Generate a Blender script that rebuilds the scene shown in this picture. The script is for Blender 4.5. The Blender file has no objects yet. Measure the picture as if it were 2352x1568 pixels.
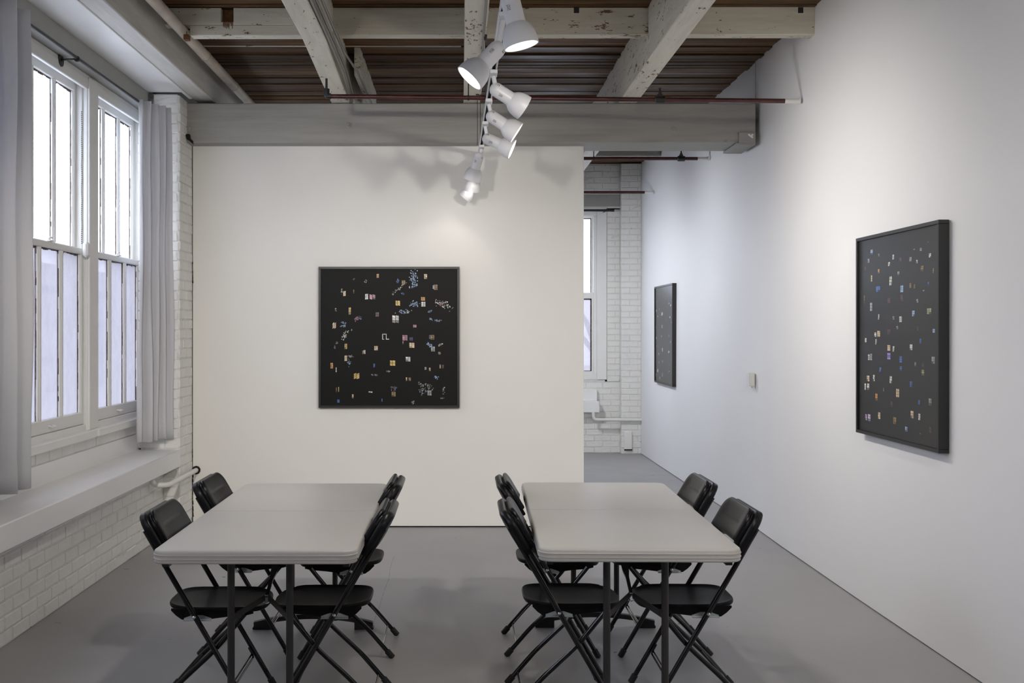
import bpy, math, random
from mathutils import Vector, Matrix
random.seed(7)
SC = bpy.context.scene
COL = SC.collection
F = 2560.0; VX = 1059.0; VY = 757.0; CH = 1.56      # lens in pixels, vanishing point, eye height

# ------------------------------------------------------------------ camera, world, exposure
cd = bpy.data.cameras.new('camera'); cam = bpy.data.objects.new('camera', cd); COL.objects.link(cam)
cam.location = (0, 0, CH); cam.rotation_euler = (math.pi/2, 0, 0)
cd.sensor_width = 36; cd.lens = F/2352*36
cd.shift_x = (1176-VX)/2352; cd.shift_y = -(784-VY)/2352
cd.clip_end = 300
SC.camera = cam
SC.view_settings.view_transform = 'Standard'; SC.view_settings.look = 'None'
SC.view_settings.gamma = 1; SC.view_settings.use_curve_mapping = False
SC.view_settings.exposure = 0.6
w = bpy.data.worlds.new('overcast_sky'); SC.world = w; w.use_nodes = True
bg = w.node_tree.nodes['Background']; bg.inputs[0].default_value = (.87, .92, 1.0, 1); bg.inputs[1].default_value = 4.2
LAMP = 1.22          # multiplier of the track lamps
def portal(name, loc, rot, sx, sy):
    l = bpy.data.lights.new(name, 'AREA'); l.shape = 'RECTANGLE'; l.size = sx; l.size_y = sy
    l.cycles.is_portal = True
    o = bpy.data.objects.new(name, l); COL.objects.link(o); o.location = loc; o.rotation_euler = rot
    return o
# daylight portals in the window openings (they only guide sampling of the sky)
portal('window_portal', (-2.66, 7.33, 2.05), (0, -math.pi/2, 0), 2.3, 2.6)
portal('window_portal', (-2.66, 5.0, 2.05), (0, -math.pi/2, 0), 2.3, 1.9)
portal('window_portal', (-2.66, 2.0, 2.05), (0, -math.pi/2, 0), 2.3, 2.6)
portal('window_portal', (-2.66, 11.3, 2.05), (0, -math.pi/2, 0), 2.3, 3.2)
portal('window_portal', (1.13, 14.35, 2.0), (-math.pi/2, 0, 0), 1.2, 2.1)

# ------------------------------------------------------------------ materials
def newmat(name):
    m = bpy.data.materials.new(name); m.use_nodes = True
    nt = m.node_tree; return m, nt, nt.nodes['Principled BSDF']
def N(nt, t, **kw):
    n = nt.nodes.new(t)
    for k, v in kw.items():
        if k.startswith('i_'): n.inputs[k[2:].replace('_', ' ')].default_value = v
        else: setattr(n, k, v)
    return n
def coords(nt, scale=(1, 1, 1), kind='Object', rot=(0, 0, 0)):
    if kind == 'World':
        tc = N(nt, 'ShaderNodeNewGeometry'); src = tc.outputs['Position']
    else:
        tc = N(nt, 'ShaderNodeTexCoord'); src = tc.outputs[kind]
    mp = N(nt, 'ShaderNodeMapping'); mp.inputs['Scale'].default_value = scale; mp.inputs['Rotation'].default_value = rot
    nt.links.new(src, mp.inputs['Vector']); return mp.outputs[0]
def noise(nt, vec, scale, detail=4, rough=.55):
    n = N(nt, 'ShaderNodeTexNoise'); n.inputs['Scale'].default_value = scale
    n.inputs['Detail'].default_value = detail; n.inputs['Roughness'].default_value = rough
    nt.links.new(vec, n.inputs['Vector']); return n.outputs['Fac']
def ramp(nt, fac, stops):
    r = N(nt, 'ShaderNodeValToRGB'); e = r.color_ramp.elements
    while len(e) > 2: e.remove(e[-1])
    for i, (p, c) in enumerate(stops):
        if i < 2: el = e[i]; el.position = p
        else: el = e.new(p)
        c = c if len(c) == 4 else (*c, 1); el.color = c
    nt.links.new(fac, r.inputs[0]); return r.outputs[0]
def mixc(nt, fac, a, b, mode='MIX'):
    m = N(nt, 'ShaderNodeMix', data_type='RGBA', blend_type=mode)
    if isinstance(fac, (int, float)): m.inputs[0].default_value = fac
    else: nt.links.new(fac, m.inputs[0])
    for i, s in ((6, a), (7, b)):
        if isinstance(s, tuple): m.inputs[i].default_value = (*s[:3], 1)
        else: nt.links.new(s, m.inputs[i])
    return m.outputs[2]
def bump(nt, bs, height, strength=.3, dist=.01):
    b = N(nt, 'ShaderNodeBump'); b.inputs['Strength'].default_value = strength; b.inputs['Distance'].default_value = dist
    nt.links.new(height, b.inputs['Height']); nt.links.new(b.outputs[0], bs.inputs['Normal'])
def plain(name, col, rough=.5, metal=0, spec=.5, coat=0):
    m, nt, b = newmat(name)
    b.inputs['Base Color'].default_value = (*col, 1); b.inputs['Roughness'].default_value = rough
    b.inputs['Metallic'].default_value = metal; b.inputs['Specular IOR Level'].default_value = spec
    b.inputs['Coat Weight'].default_value = coat
    return m
def paint(name, col, dark=.93, rough=.75, bs=.08, sc=2.0, fine=60, spots=None):
    """painted plaster / wood: faint mottling and brush relief"""
    m, nt, b = newmat(name); v = coords(nt, kind='World')
    n1 = noise(nt, v, sc, 5); n2 = noise(nt, v, fine, 4)
    c = ramp(nt, n1, [(.3, tuple(x*dark for x in col)), (.7, col)])
    if spots:
        n3 = noise(nt, v, spots[0], 6, .7)
        msk = ramp(nt, n3, [(spots[1], (0, 0, 0)), (spots[1]+.03, (1, 1, 1))])
        c = mixc(nt, msk, c, spots[2])
    nt.links.new(c, b.inputs['Base Color']); b.inputs['Roughness'].default_value = rough
    bump(nt, b, n2, bs, .01)
    return m
M = {}
M['wall_warm'] = paint('warm_white_wall_paint', (.80, .785, .745), .97, .7, .04, .8)
M['wall_cool'] = paint('cool_white_wall_paint', (.81, .81, .82), .97, .6, .04, .6)
M['brick'] = paint('white_painted_brick', (.80, .79, .755), .94, .6, .5, 6, 22, (22, .71, (.36, .35, .32)))
M['mortar'] = paint('white_painted_mortar', (.74, .73, .70), .85, .8, .6, 8, 60, (26, .64, (.22, .21, .2)))
M['trim'] = paint('white_gloss_trim_paint', (.82, .815, .79), .95, .4, .06, 3, 40)
M['ledge'] = paint('white_ledge_paint', (.83, .83, .82), .97, .5, .03, 2, 40)
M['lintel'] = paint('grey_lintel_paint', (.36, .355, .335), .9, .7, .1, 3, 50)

def timber(name, col, chip, thr, axis=0, sc=1.0):
    """painted timber with grain along an axis and chips down to brown wood"""
    m, nt, b = newmat(name)
    s = [9, 9, 9]; s[axis] = .8
    v = coords(nt, tuple(s), 'World'); g = noise(nt, v, 3*sc, 6, .65)
    s2 = [1, 1, 1]; s2[axis] = .35
    v2 = coords(nt, tuple(s2), 'World')
    c = ramp(nt, g, [(.3, tuple(x*.84 for x in col)), (.6, col)])
    big = noise(nt, v2, 2.5, 3)
    fine = noise(nt, v2, 34, 6, .7)
    mm = N(nt, 'ShaderNodeMath', operation='MULTIPLY_ADD'); nt.links.new(big, mm.inputs[0]); mm.inputs[1].default_value = .35
    nt.links.new(fine, mm.inputs[2])
    msk = ramp(nt, mm.outputs[0], [(thr, (0, 0, 0)), (thr+.015, (1, 1, 1))])
    c2 = mixc(nt, msk, c, chip)
    nt.links.new(c2, b.inputs['Base Color']); b.inputs['Roughness'].default_value = .6
    bump(nt, b, g, .25, .01)
    return m
M['joist'] = timber('chipped_white_joist_paint', (.73, .69, .59), (.17, .09, .05), .795, 1)
M['block'] = timber('chipped_white_blocking_paint', (.64, .60, .50), (.15, .08, .045), .80, 0)
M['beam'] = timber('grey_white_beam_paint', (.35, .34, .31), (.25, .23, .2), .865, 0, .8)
M['sidebeam'] = timber('side_beam_paint', (.60, .585, .545), (.3, .27, .24), .87, 1, .8)

def plankmat():
    m, nt, b = newmat('dark_stained_ceiling_planks')
    v = coords(nt, (.5, 14, 6), 'World'); g = noise(nt, v, 2.2, 8, .7)
    v2 = coords(nt, (.7, 4, 1), 'World'); g2 = noise(nt, v2, 1.1, 5, .6)
    oi = N(nt, 'ShaderNodeObjectInfo'); b.inputs['Specular IOR Level'].default_value = .15
    c = ramp(nt, g, [(.25, (.022, .011, .005)), (.45, (.14, .080, .040)), (.62, (.25, .165, .09)), (.80, (.42, .34, .24))])
    c = mixc(nt, .6, c, ramp(nt, g2, [(.3, (.25, .2, .18)), (.65, (1, 1, 1))]), 'MULTIPLY')
    c = mixc(nt, .8, c, ramp(nt, oi.outputs['Random'], [(0, (.35, .30, .27)), (.8, (1.0, .90, .78)), (1, (1.9, 1.75, 1.5))]), 'MULTIPLY')
    nt.links.new(c, b.inputs['Base Color'])
    nt.links.new(ramp(nt, g2, [(.3, (.3, .3, .3)), (.6, (.65, .65, .65))]), b.inputs['Roughness'])
    bump(nt, b, g, .5, .01); return m
M['plank'] = plankmat()

def floormat():
    m, nt, b = newmat('grey_painted_concrete')
    v = coords(nt, kind='World'); a = noise(nt, v, .55, 4); f = noise(nt, v, 3.2, 8, .6); h = noise(nt, v, 28, 5)
    c = ramp(nt, a, [(.3, (.325, .318, .322)), (.7, (.385, .377, .384))])
    c = mixc(nt, .35, c, ramp(nt, f, [(.3, (.62, .6, .6)), (.65, (1, 1, 1))]), 'MULTIPLY')
    sp = noise(nt, v, 9, 3, .5)
    c = mixc(nt, ramp(nt, sp, [(.735, (0, 0, 0)), (.75, (1, 1, 1))]), c, (.12, .11, .11))
    s3 = coords(nt, (.15, 2.5, 1), 'World'); scr = noise(nt, s3, 3, 8, .75)
    c = mixc(nt, ramp(nt, scr, [(.70, (0, 0, 0)), (.76, (.35, .35, .35))]), c, (.38, .375, .38))
    nt.links.new(c, b.inputs['Base Color'])
    nt.links.new(ramp(nt, f, [(.3, (.36, .36, .36)), (.7, (.55, .55, .55))]), b.inputs['Roughness'])
    bump(nt, b, h, .06, .01); return m
M['floor'] = floormat()

def curtainmat():
    m, nt, b = newmat('grey_white_cotton_curtain')
    v = coords(nt, (180, 180, 180), 'Object'); wv = noise(nt, v, 3, 2)
    b.inputs['Base Color'].default_value = (.72, .72, .74, 1); b.inputs['Roughness'].default_value = .9
    b.inputs['Sheen Weight'].default_value = .2
    bump(nt, b, wv, .1, .002)
    tr = N(nt, 'ShaderNodeBsdfTranslucent'); tr.inputs[0].default_value = (.66, .66, .72, 1)
    mx = N(nt, 'ShaderNodeMixShader'); mx.inputs[0].default_value = .22
    nt.links.new(b.outputs[0], mx.inputs[1]); nt.links.new(tr.outputs[0], mx.inputs[2])
    nt.links.new(mx.outputs[0], nt.nodes['Material Output'].inputs[0]); return m
M['curtain'] = curtainmat()

def glassmat(name, tint, clear):
    """old dusty, partly frosted window glass: part see-through, part scattering"""
    m, nt, b = newmat(name)
    v = coords(nt, (1, 1, .6), 'World'); n = noise(nt, v, 4, 6, .7)
    tp = N(nt, 'ShaderNodeBsdfTransparent'); tp.inputs[0].default_value = (*tint, 1)
    tr = N(nt, 'ShaderNodeBsdfTranslucent'); tr.inputs[0].default_value = (*tint, 1)
    gl = N(nt, 'ShaderNodeBsdfGlossy'); gl.inputs['Roughness'].default_value = .12
    mx = N(nt, 'ShaderNodeMixShader'); mr = N(nt, 'ShaderNodeMapRange')
    nt.links.new(n, mr.inputs['Value']); mr.inputs['From Min'].default_value = .35; mr.inputs['From Max'].default_value = .7
    mr.inputs['To Min'].default_value = 1-clear-.08; mr.inputs['To Max'].default_value = 1-clear+.12
    nt.links.new(mr.outputs[0], mx.inputs[0]); nt.links.new(tp.outputs[0], mx.inputs[1]); nt.links.new(tr.outputs[0], mx.inputs[2])
    m2 = N(nt, 'ShaderNodeMixShader'); m2.inputs[0].default_value = .05
    nt.links.new(mx.outputs[0], m2.inputs[1]); nt.links.new(gl.outputs[0], m2.inputs[2])
    nt.links.new(m2.outputs[0], nt.nodes['Material Output'].inputs[0]); return m
M['glass'] = glassmat('clear_dusty_glass', (.93, .95, 1.0), .75)
M['frosted'] = glassmat('frosted_glass', (.47, .465, .50), .45)
M['putty'] = paint('weathered_dark_putty', (.20, .15, .13), .3, .8, .3, 30, 80)

M['table'] = paint('warm_white_table_plastic', (.53, .505, .475), .97, .36, .05, 3, 160)
M['chair'] = plain('black_chair_plastic', (.005, .005, .006), .34, spec=.25)
m_, nt_, b_ = newmat('black_textured_seat_plastic')
b_.inputs['Base Color'].default_value = (.006, .006, .0065, 1); b_.inputs['Specular IOR Level'].default_value = .15; b_.inputs['Roughness'].default_value = .42
bump(nt_, b_, noise(nt_, coords(nt_), 260, 3), .25, .002); M['seat'] = m_
M['tube'] = plain('black_enamel_tube', (.004, .004, .005), .14, coat=.2)
M['tableleg'] = plain('dark_grey_enamel_leg', (.028, .026, .025), .38)
M['rubber'] = plain('black_rubber', (.012, .012, .012), .6)
M['steel'] = plain('galvanised_steel', (.62, .66, .68), .28, metal=.9)
M['chrome'] = plain('chrome', (.75, .75, .75), .12, metal=1)
M['frame'] = plain('black_picture_frame', (.010, .010, .010), .38)
M['print'] = plain('black_photographic_print', (.007, .007, .008), .30, spec=.5)
M['print_matte'] = plain('black_satin_print', (.006, .006, .006), .5, spec=.15)
M['pipe_white'] = paint('aged_cream_pipe_paint', (.58, .51, .41), .7, .45, .1, 5, 60, (14, .70, (.30, .22, .15)))
M['pipe_clean'] = paint('white_pipe_paint', (.78, .77, .74), .95, .45, .05, 5, 60)
M['sprinkler'] = paint('dark_red_pipe_paint', (.085, .018, .018), .35, .35, .1, 9, 60)
M['black_iron'] = plain('black_iron', (.015, .014, .014), .45)
M['conduit'] = plain('grey_conduit', (.22, .21, .20), .4, metal=.3)
M['lampwhite'] = plain('white_powder_coated_lamp', (.74, .74, .76), .38)
M['dark'] = plain('dark_void', (.006, .006, .006), .9)
M['rough_grey'] = paint('rough_grey_mortar', (.20, .19, .18), .3, .95, 1.0, 60, 120)
M['rust'] = paint('rusty_wood', (.20, .085, .03), .4, .9, .6, 30, 90)
M['inklabel'] = plain('grey_label_ink', (.10, .10, .10), .5)
M['thermo'] = plain('painted_steel_box', (.62, .62, .56), .45)
M['bark'] = plain('grey_bark', (.18, .16, .15), .9)
M['asphalt'] = plain('pale_street', (.50, .50, .51), .9)
M['farbrick'] = paint('pale_facade', (.40, .40, .43), .85, .9, .1, .3)
M['farband'] = plain('dark_facade_band', (.13, .14, .20), .8)

def emat(name, col, st):
    m, nt, b = newmat(name); b.inputs['Emission Color'].default_value = (*col, 1); b.inputs['Emission Strength'].default_value = st
    b.inputs['Base Color'].default_value = (.9, .9, .9, 1); return m
M['lens'] = emat('glowing_lamp_lens', (1, .95, .87), 2.2)
def vcolmat():
    m, nt, b = newmat('printed_window_lights')
    a = N(nt, 'ShaderNodeVertexColor'); a.layer_name = 'ink'
    nt.links.new(a.outputs[0], b.inputs['Base Color']); b.inputs['Roughness'].default_value = .35; return m
M['ink'] = vcolmat()

# ------------------------------------------------------------------ mesh helpers
class MB:
    def __init__(s): s.v = []; s.f = []; s.c = []
    def add(s, vs, fs):
        o = len(s.v); s.v += [tuple(x) for x in vs]; s.f += [tuple(i+o for i in f) for f in fs]; return s
    def box(s, x0, x1, y0, y1, z0, z1):
        vs = [(x, y, z) for x in (x0, x1) for y in (y0, y1) for z in (z0, z1)]
        return s.add(vs, [(0, 1, 3, 2), (4, 6, 7, 5), (0, 4, 5, 1), (2, 3, 7, 6), (0, 2, 6, 4), (1, 5, 7, 3)])
    def cbox(s, x0, x1, y0, y1, z0, z1, b=.004, jit=0):
        """box with chamfered edges (44 triangles)"""
        X = ((x0, 1), (x1, -1)); Y = ((y0, 1), (y1, -1)); Z = ((z0, 1), (z1, -1)); vs = []
        b = min(b, (x1-x0)*.45, (y1-y0)*.45, (z1-z0)*.45)
        for x, sx in X:
            for y, sy in Y:
                for z, sz in Z:
                    j = [(random.random()-.5)*jit for _ in range(3)]
                    vs += [(x+j[0], y+sy*b+j[1], z+sz*b+j[2]), (x+sx*b+j[0], y+j[1], z+sz*b+j[2]), (x+sx*b+j[0], y+sy*b+j[1], z+j[2])]
        I = lambda i, j, k, a: ((i*2+j)*2+k)*3+a
        fs = []
        for i in (0, 1):
            q = [I(i, 0, 0, 0), I(i, 0, 1, 0), I(i, 1, 1, 0), I(i, 1, 0, 0)]; fs.append(q if i == 0 else q[::-1])
            q = [I(0, i, 0, 1), I(1, i, 0, 1), I(1, i, 1, 1), I(0, i, 1, 1)]; fs.append(q if i == 0 else q[::-1])
            q = [I(0, 0, i, 2), I(0, 1, i, 2), I(1, 1, i, 2), I(1, 0, i, 2)]; fs.append(q if i == 0 else q[::-1])
        for i in (0, 1):
            for j in (0, 1):
                q = [I(i, j, 0, 0), I(i, j, 0, 1), I(i, j, 1, 1), I(i, j, 1, 0)]; fs.append(q if i != j else q[::-1])
                q = [I(i, 0, j, 0), I(i, 0, j, 2), I(i, 1, j, 2), I(i, 1, j, 0)]; fs.append(q if i == j else q[::-1])
                q = [I(0, i, j, 1), I(0, i, j, 2), I(1, i, j, 2), I(1, i, j, 1)]; fs.append(q if i != j else q[::-1])
                for k in (0, 1):
                    q = [I(i, j, k, 0), I(i, j, k, 1), I(i, j, k, 2)]; fs.append(q if (i+j+k) % 2 == 0 else q[::-1])
        return s.add(vs, fs)
    def tube(s, pts, r, n=10, cap=True, bend=0):
        pts = [Vector(p) for p in pts]
        if bend:                                   # round the inner corners of the path
            q = [pts[0]]
            for i in range(1, len(pts)-1):
                a, p, c = pts[i-1], pts[i], pts[i+1]
                d1 = min(bend, (a-p).length*.45); d2 = min(bend, (c-p).length*.45)
                A = p+(a-p).normalized()*d1; C = p+(c-p).normalized()*d2
                for k in range(6):
                    t = k/5; q.append((1-t)**2*A+2*t*(1-t)*p+t*t*C)
            q.append(pts[-1]); pts = q
        rr = r if isinstance(r, (list, tuple)) else [r]*len(pts)
        up = None; rings = []
        for i, p in enumerate(pts):
            d = (pts[min(i+1, len(pts)-1)]-pts[max(i-1, 0)]).normalized()
            if up is None:
                up = Vector((0, 0, 1)) if abs(d.z) < .9 else Vector((1, 0, 0))
            up = (up-d*up.dot(d)).normalized(); sd = d.cross(up)
            rings.append([p+rr[i]*(math.cos(2*math.pi*k/n)*up+math.sin(2*math.pi*k/n)*sd) for k in range(n)])
        vs = [v for g in rings for v in g]; fs = []
        for i in range(len(rings)-1):
            for k in range(n):
                a = i*n+k; b = i*n+(k+1) % n; fs.append((a, a+n, b+n, b))
        if cap: fs.append(tuple(range(n))); fs.append(tuple((len(rings)-1)*n+k for k in reversed(range(n))))
        return s.add(vs, fs)
    def lathe(s, prof, o, d, n=32, cap0=False, cap1=False):
        """prof: (distance along d, radius)"""
        o = Vector(o); d = Vector(d).normalized()
        up = Vector((0, 0, 1)) if abs(d.z) < .9 else Vector((1, 0, 0)); up = (up-d*up.dot(d)).normalized(); sd = d.cross(up)
        vs = [o+d*a+r*(math.cos(2*math.pi*k/n)*up+math.sin(2*math.pi*k/n)*sd) for a, r in prof for k in range(n)]; fs = []
        for i in range(len(prof)-1):
            for k in range(n):
                a = i*n+k; b = i*n+(k+1) % n; fs.append((a, a+n, b+n, b))
        if cap0: fs.append(tuple(range(n)))
        if cap1: fs.append(tuple((len(prof)-1)*n+k for k in reversed(range(n))))
        return s.add(vs, fs)
    def prism(s, poly, a, b, fn):
        """poly of 2-D points extruded from a to b; fn(u,v,t)->xyz"""
        n = len(poly); vs = [fn(u, v, a) for u, v in poly]+[fn(u, v, b) for u, v in poly]
        fs = [tuple(range(n)), tuple(reversed(range(n, 2*n)))]+[(i, i+n, (i+1) % n+n, (i+1) % n) for i in range(n)]
        return s.add(vs, fs)
    def rings(s, rr, cap0=True, cap1=True):
        n = len(rr[0]); vs = [v for g in rr for v in g]; fs = []
        for i in range(len(rr)-1):
            for k in range(n):
                a = i*n+k; b = i*n+(k+1) % n; fs.append((a, b, b+n, a+n))
        if cap0: fs.append(tuple(reversed(range(n))))
        if cap1: fs.append(tuple((len(rr)-1)*n+k for k in range(n)))
        return s.add(vs, fs)
    def build(s, name, mat, parent=None, smooth=False, world=True, fix=True):
        me = bpy.data.meshes.new(name); me.from_pydata(s.v, [], s.f); me.update()
        if fix:
            import bmesh
            bm = bmesh.new(); bm.from_mesh(me); bmesh.ops.recalc_face_normals(bm, faces=bm.faces); bm.to_mesh(me); bm.free()
        me.materials.append(mat)
        if smooth:
            me.polygons.foreach_set('use_smooth', [True]*len(me.polygons))
            try: me.set_sharp_from_angle(angle=math.radians(38))
            except Exception: pass
        o = bpy.data.objects.new(name, me); COL.objects.link(o)
        if parent is not None:
            o.parent = parent
            if world:
                L = parent.location if parent.type == 'EMPTY' else Vector((0, 0, 0))
                o.matrix_parent_inverse = Matrix.Translation(-L)
        return o
def tag(o, label=None, cat=None, group=None, kind=None):
    if label: o['label'] = label
    if cat: o['category'] = cat
    if group: o['group'] = group
    if kind: o['kind'] = kind
    return o
def empty(name, loc=(0, 0, 0), rz=0):
    o = bpy.data.objects.new(name, None); COL.objects.link(o); o.location = loc; o.rotation_euler = (0, 0, rz)
    o.empty_display_size = .1; return o
def kids(o): return [c for c in bpy.data.objects if c.parent == o]
def copy_tree(o, parent=None, index=None):
    if index is None:
        index = {}
        for c in bpy.data.objects:
            if c.parent: index.setdefault(c.parent.name, []).append(c)
    c = o.copy(); COL.objects.link(c); c.parent = parent
    if parent is not None: c.matrix_parent_inverse = o.matrix_parent_inverse.copy()
    for ch in index.get(o.name, []): copy_tree(ch, c, index)
    return c
def P(px, py, s):            # a pixel of the photograph at scale s (pixels per metre) as a point
    return Vector(((px-VX)/s, F/s, CH+(VY-py)/s))
def struct(o): o['kind'] = 'structure'; return o

# ------------------------------------------------------------------ SETTING: floor, walls, ceiling
XL_LOW, XL_UP, XR = -2.25, -2.44, 2.295
CEIL = 3.66
YF = 14.11; YB = -3.0; YP = 8.80
fl = MB(); fl.box(-2.7, 2.75, YB-.2, YF+.4, -.12, 0)
floor = struct(fl.build('floor', M['floor']))
c = MB()        # pale hairline joint in the concrete
pts = [P(905, 1277, 333)]
path = [(905, 1277), (896, 1305), (893, 1330), (884, 1352), (872, 1392), (862, 1418), (853, 1445)]
for (a, b), (a2, b2) in zip(path, path[1:]):
    s1 = (b-VY)/CH; s2 = (b2-VY)/CH; A = P(a, b, s1); B = P(a2, b2, s2)
    wd = .002+.002*random.random()
    c.add([(A.x-wd, A.y, .0006), (A.x+wd, A.y, .0006), (B.x+wd, B.y, .0006), (B.x-wd, B.y, .0006)], [(0, 1, 2, 3)])
c.build('joint_line', paint('pale_joint_filler', (.40, .39, .38), .6, .8, .1, 30, 60), floor, fix=False)

# right wall: long sheet, a little out of line, standing just clear of the floor
rw = MB(); ys = [YB, 0, 3, 5, 6.5, 8, 8.7, 9.3, 10.5, 12, 13, YF+.3]
xs = [2.295, 2.295, 2.29, 2.295, 2.292, 2.30, 2.312, 2.298, 2.285, 2.275, 2.268, 2.262]
n = len(ys); vs = []
for x, y in zip(xs, ys):
    vs += [(x, y, .007), (x+.012, y, CEIL+.1), (x+.15, y, CEIL+.1), (x+.15, y, .007)]
fs = []
for i in range(n-1):
    for k in range(4): a = i*4+k; b = i*4+(k+1) % 4; fs.append((a, a+4, b+4, b))
fs += [(0, 1, 2, 3), (4*n-4, 4*n-3, 4*n-2, 4*n-1)]
rw.add(vs, fs); wall_right = struct(rw.build('wall_right', M['wall_cool'], smooth=True))
sk = MB(); sk.box(2.33, 2.44, YB, YF+.3, 0, .007); sk.build('shadow_gap', M['dark'], wall_right)
jn = MB(); jn.box(2.305, 2.3125, 8.735, 8.738, 3.34, CEIL); jn.build('board_joint', M['lintel'], wall_right)

bw = MB(); bw.box(-2.7, 2.6, YB-.15, YB, 0, CEIL+.1); struct(bw.build('wall_back', M['wall_cool']))

# partition in front of the beam line
pw = MB(); pw.cbox(-2.118, (1341-VX)*YP/F, YP, YP+.13, .011, 3.02, .002)
part = struct(pw.build('partition_wall', M['wall_warm']))
pg = MB(); pg.box(-2.1, .955, YP+.02, YP+.12, 0, .0111); pg.build('shadow_gap', M['dark'], part)
ck = MB()       # ragged dark crack where the partition meets the brick pier
y = 600
random.seed(3)
for (a, b) in ((600, 650), (1030, 1050), (1085, 1205)):
    y = a
    while y < b:
        h = 4+random.random()*10; z1 = CH+(VY-y)/291; z0 = CH+(VY-min(b, y+h))/291; ww = .002+.006*random.random(); xx = -2.121+random.random()*.004
        ck.add([(xx, YP-.0012, z0), (xx+ww, YP-.0012, z0), (xx+ww*.6, YP-.0012, z1), (xx, YP-.0012, z1)], [(0, 1, 2, 3)])
        y += h+random.random()*3
ck.build('crack', M['dark'], part, fix=False)

# ---- left wall
wl = empty('wall_left', (XL_UP, 6, 0)); struct(wl)
def wbox(name, mat, *a, parent=None, b=.003):
    m = MB(); m.cbox(*a, b); return m.build(name, mat, parent)
WX = -2.75      # outer face
wbox('lower_wall', M['mortar'], WX, XL_LOW-.0025, YB, YF+.2, 0, .526, parent=wl)
wbox('apron_panel', M['ledge'], WX, XL_UP, YB, 8.62, .52, .776, parent=wl)
wbox('apron_backing', M['mortar'], WX, XL_UP-.004, YB, 8.62, .776, .86, parent=wl)
for y0, y1 in ((YB, .75), (3.45, 3.95), (8.60, 9.5), (13.1, YF+.2)):
    wbox('masonry', M['trim'] if y0 < 8 else M['brick'], WX, XL_UP, y0, y1, .5, 3.3, parent=wl)
wbox('masonry', M['brick'], WX, XL_UP, 9.4, 13.2, .5, .9, parent=wl)
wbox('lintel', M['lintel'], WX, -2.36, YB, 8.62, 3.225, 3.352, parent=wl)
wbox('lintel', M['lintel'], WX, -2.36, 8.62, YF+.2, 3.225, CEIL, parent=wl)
wbox('upper_wall', M['brick'], WX, -2.38, YB, 8.62, 3.35, CEIL+.1, parent=wl)
# bricks
def brick_mesh(L, D, H, mat, seed):
    random.seed(seed); m = MB(); m.cbox(-L/2, L/2, -D/2, D/2, -H/2, H/2, .0065, .005)
    o = m.build('brick', mat); me = o.data; bpy.data.objects.remove(o); return me
BR = [brick_mesh(.21, .04, .066, M['brick'], k) for k in range(5)]
def brick(parent, loc, L, rz, H=.066):
    o = bpy.data.objects.new('brick', random.choice(BR)); COL.objects.link(o); o.parent = parent
    o.location = Vector(loc)-parent.location; o.rotation_euler = (random.uniform(-.01, .01), 0, rz+random.uniform(-.005, .005)); o.scale = (L/.21, 1, H/.066); return o
def courses(parent, a0, a1, z0, z1, face, axis, ch=.0745, bl=.212, out=.0195):
    """rows of bricks on a wall face; axis 'Y': wall runs along Y and faces +X; axis 'X': runs along X and faces -Y"""
    k = 0; z = z0
    while z+ch*.8 < z1:
        off = (0, .5)[k % 2]*bl; t = a0-off
        while t < a1-.02:
            u0 = max(a0, t)+.002; u1 = min(a1, t+bl)-.002
            if u1-u0 > .03:
                cx = (u0+u1)/2; j = random.uniform(-.001, .0022)
                if axis == 'Y': brick(parent, (face-out+j, cx, z+ch/2), u1-u0, math.pi/2, ch-.005)
                else: brick(parent, (cx, face+out-j, z+ch/2), u1-u0, 0, ch-.005)
            t += bl
        z += ch; k += 1
random.seed(11)
courses(wl, 3.9, 8.42, 0, .53, XL_LOW, 'Y')
courses(wl, 4.9, 8.60, .779, .857, XL_UP+.004, 'Y', ch=.076)

# brick pier at the end of the window bay
bp = empty('pilaster', (-2.23, 8.6, 0)); struct(bp)
wbox('pier_core', M['mortar'], -2.42, -2.1265, 8.4225, 8.90, 0, 3.33, parent=bp)
courses(bp, 8.42, 8.80, 0, 3.33, -2.124, 'Y', bl=.19)
courses(bp, -2.44, -2.132, .66, 3.33, 8.42, 'X', bl=.20)
courses(bp, -2.25, -2.132, 0, .5, 8.42, 'X', bl=.20)
m = MB(); m.cbox(-2.362, -2.322, 8.40, 8.425, 3.205, 3.335, .004); m.build('rough_patch', M['rough_grey'], bp)
m = MB(); m.prism([(-2.128, 3.07), (-2.098, 3.07), (-2.095, 3.04), (-2.075, 3.02), (-2.078, 3.0), (-2.10, 3.02), (-2.118, 3.03)], 8.66, 8.6, lambda u, v, t: (u, t, v))
m.build('broken_corner', M['dark'], bp)

# ledge
lg = MB(); lg.cbox(XL_UP-.01, -2.124, 3.0, 8.425, .524, .655, .006); ledge = struct(lg.build('window_ledge', M['ledge'], smooth=True))
ledge['label'] = 'thick white painted ledge running under the left windows'

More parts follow.
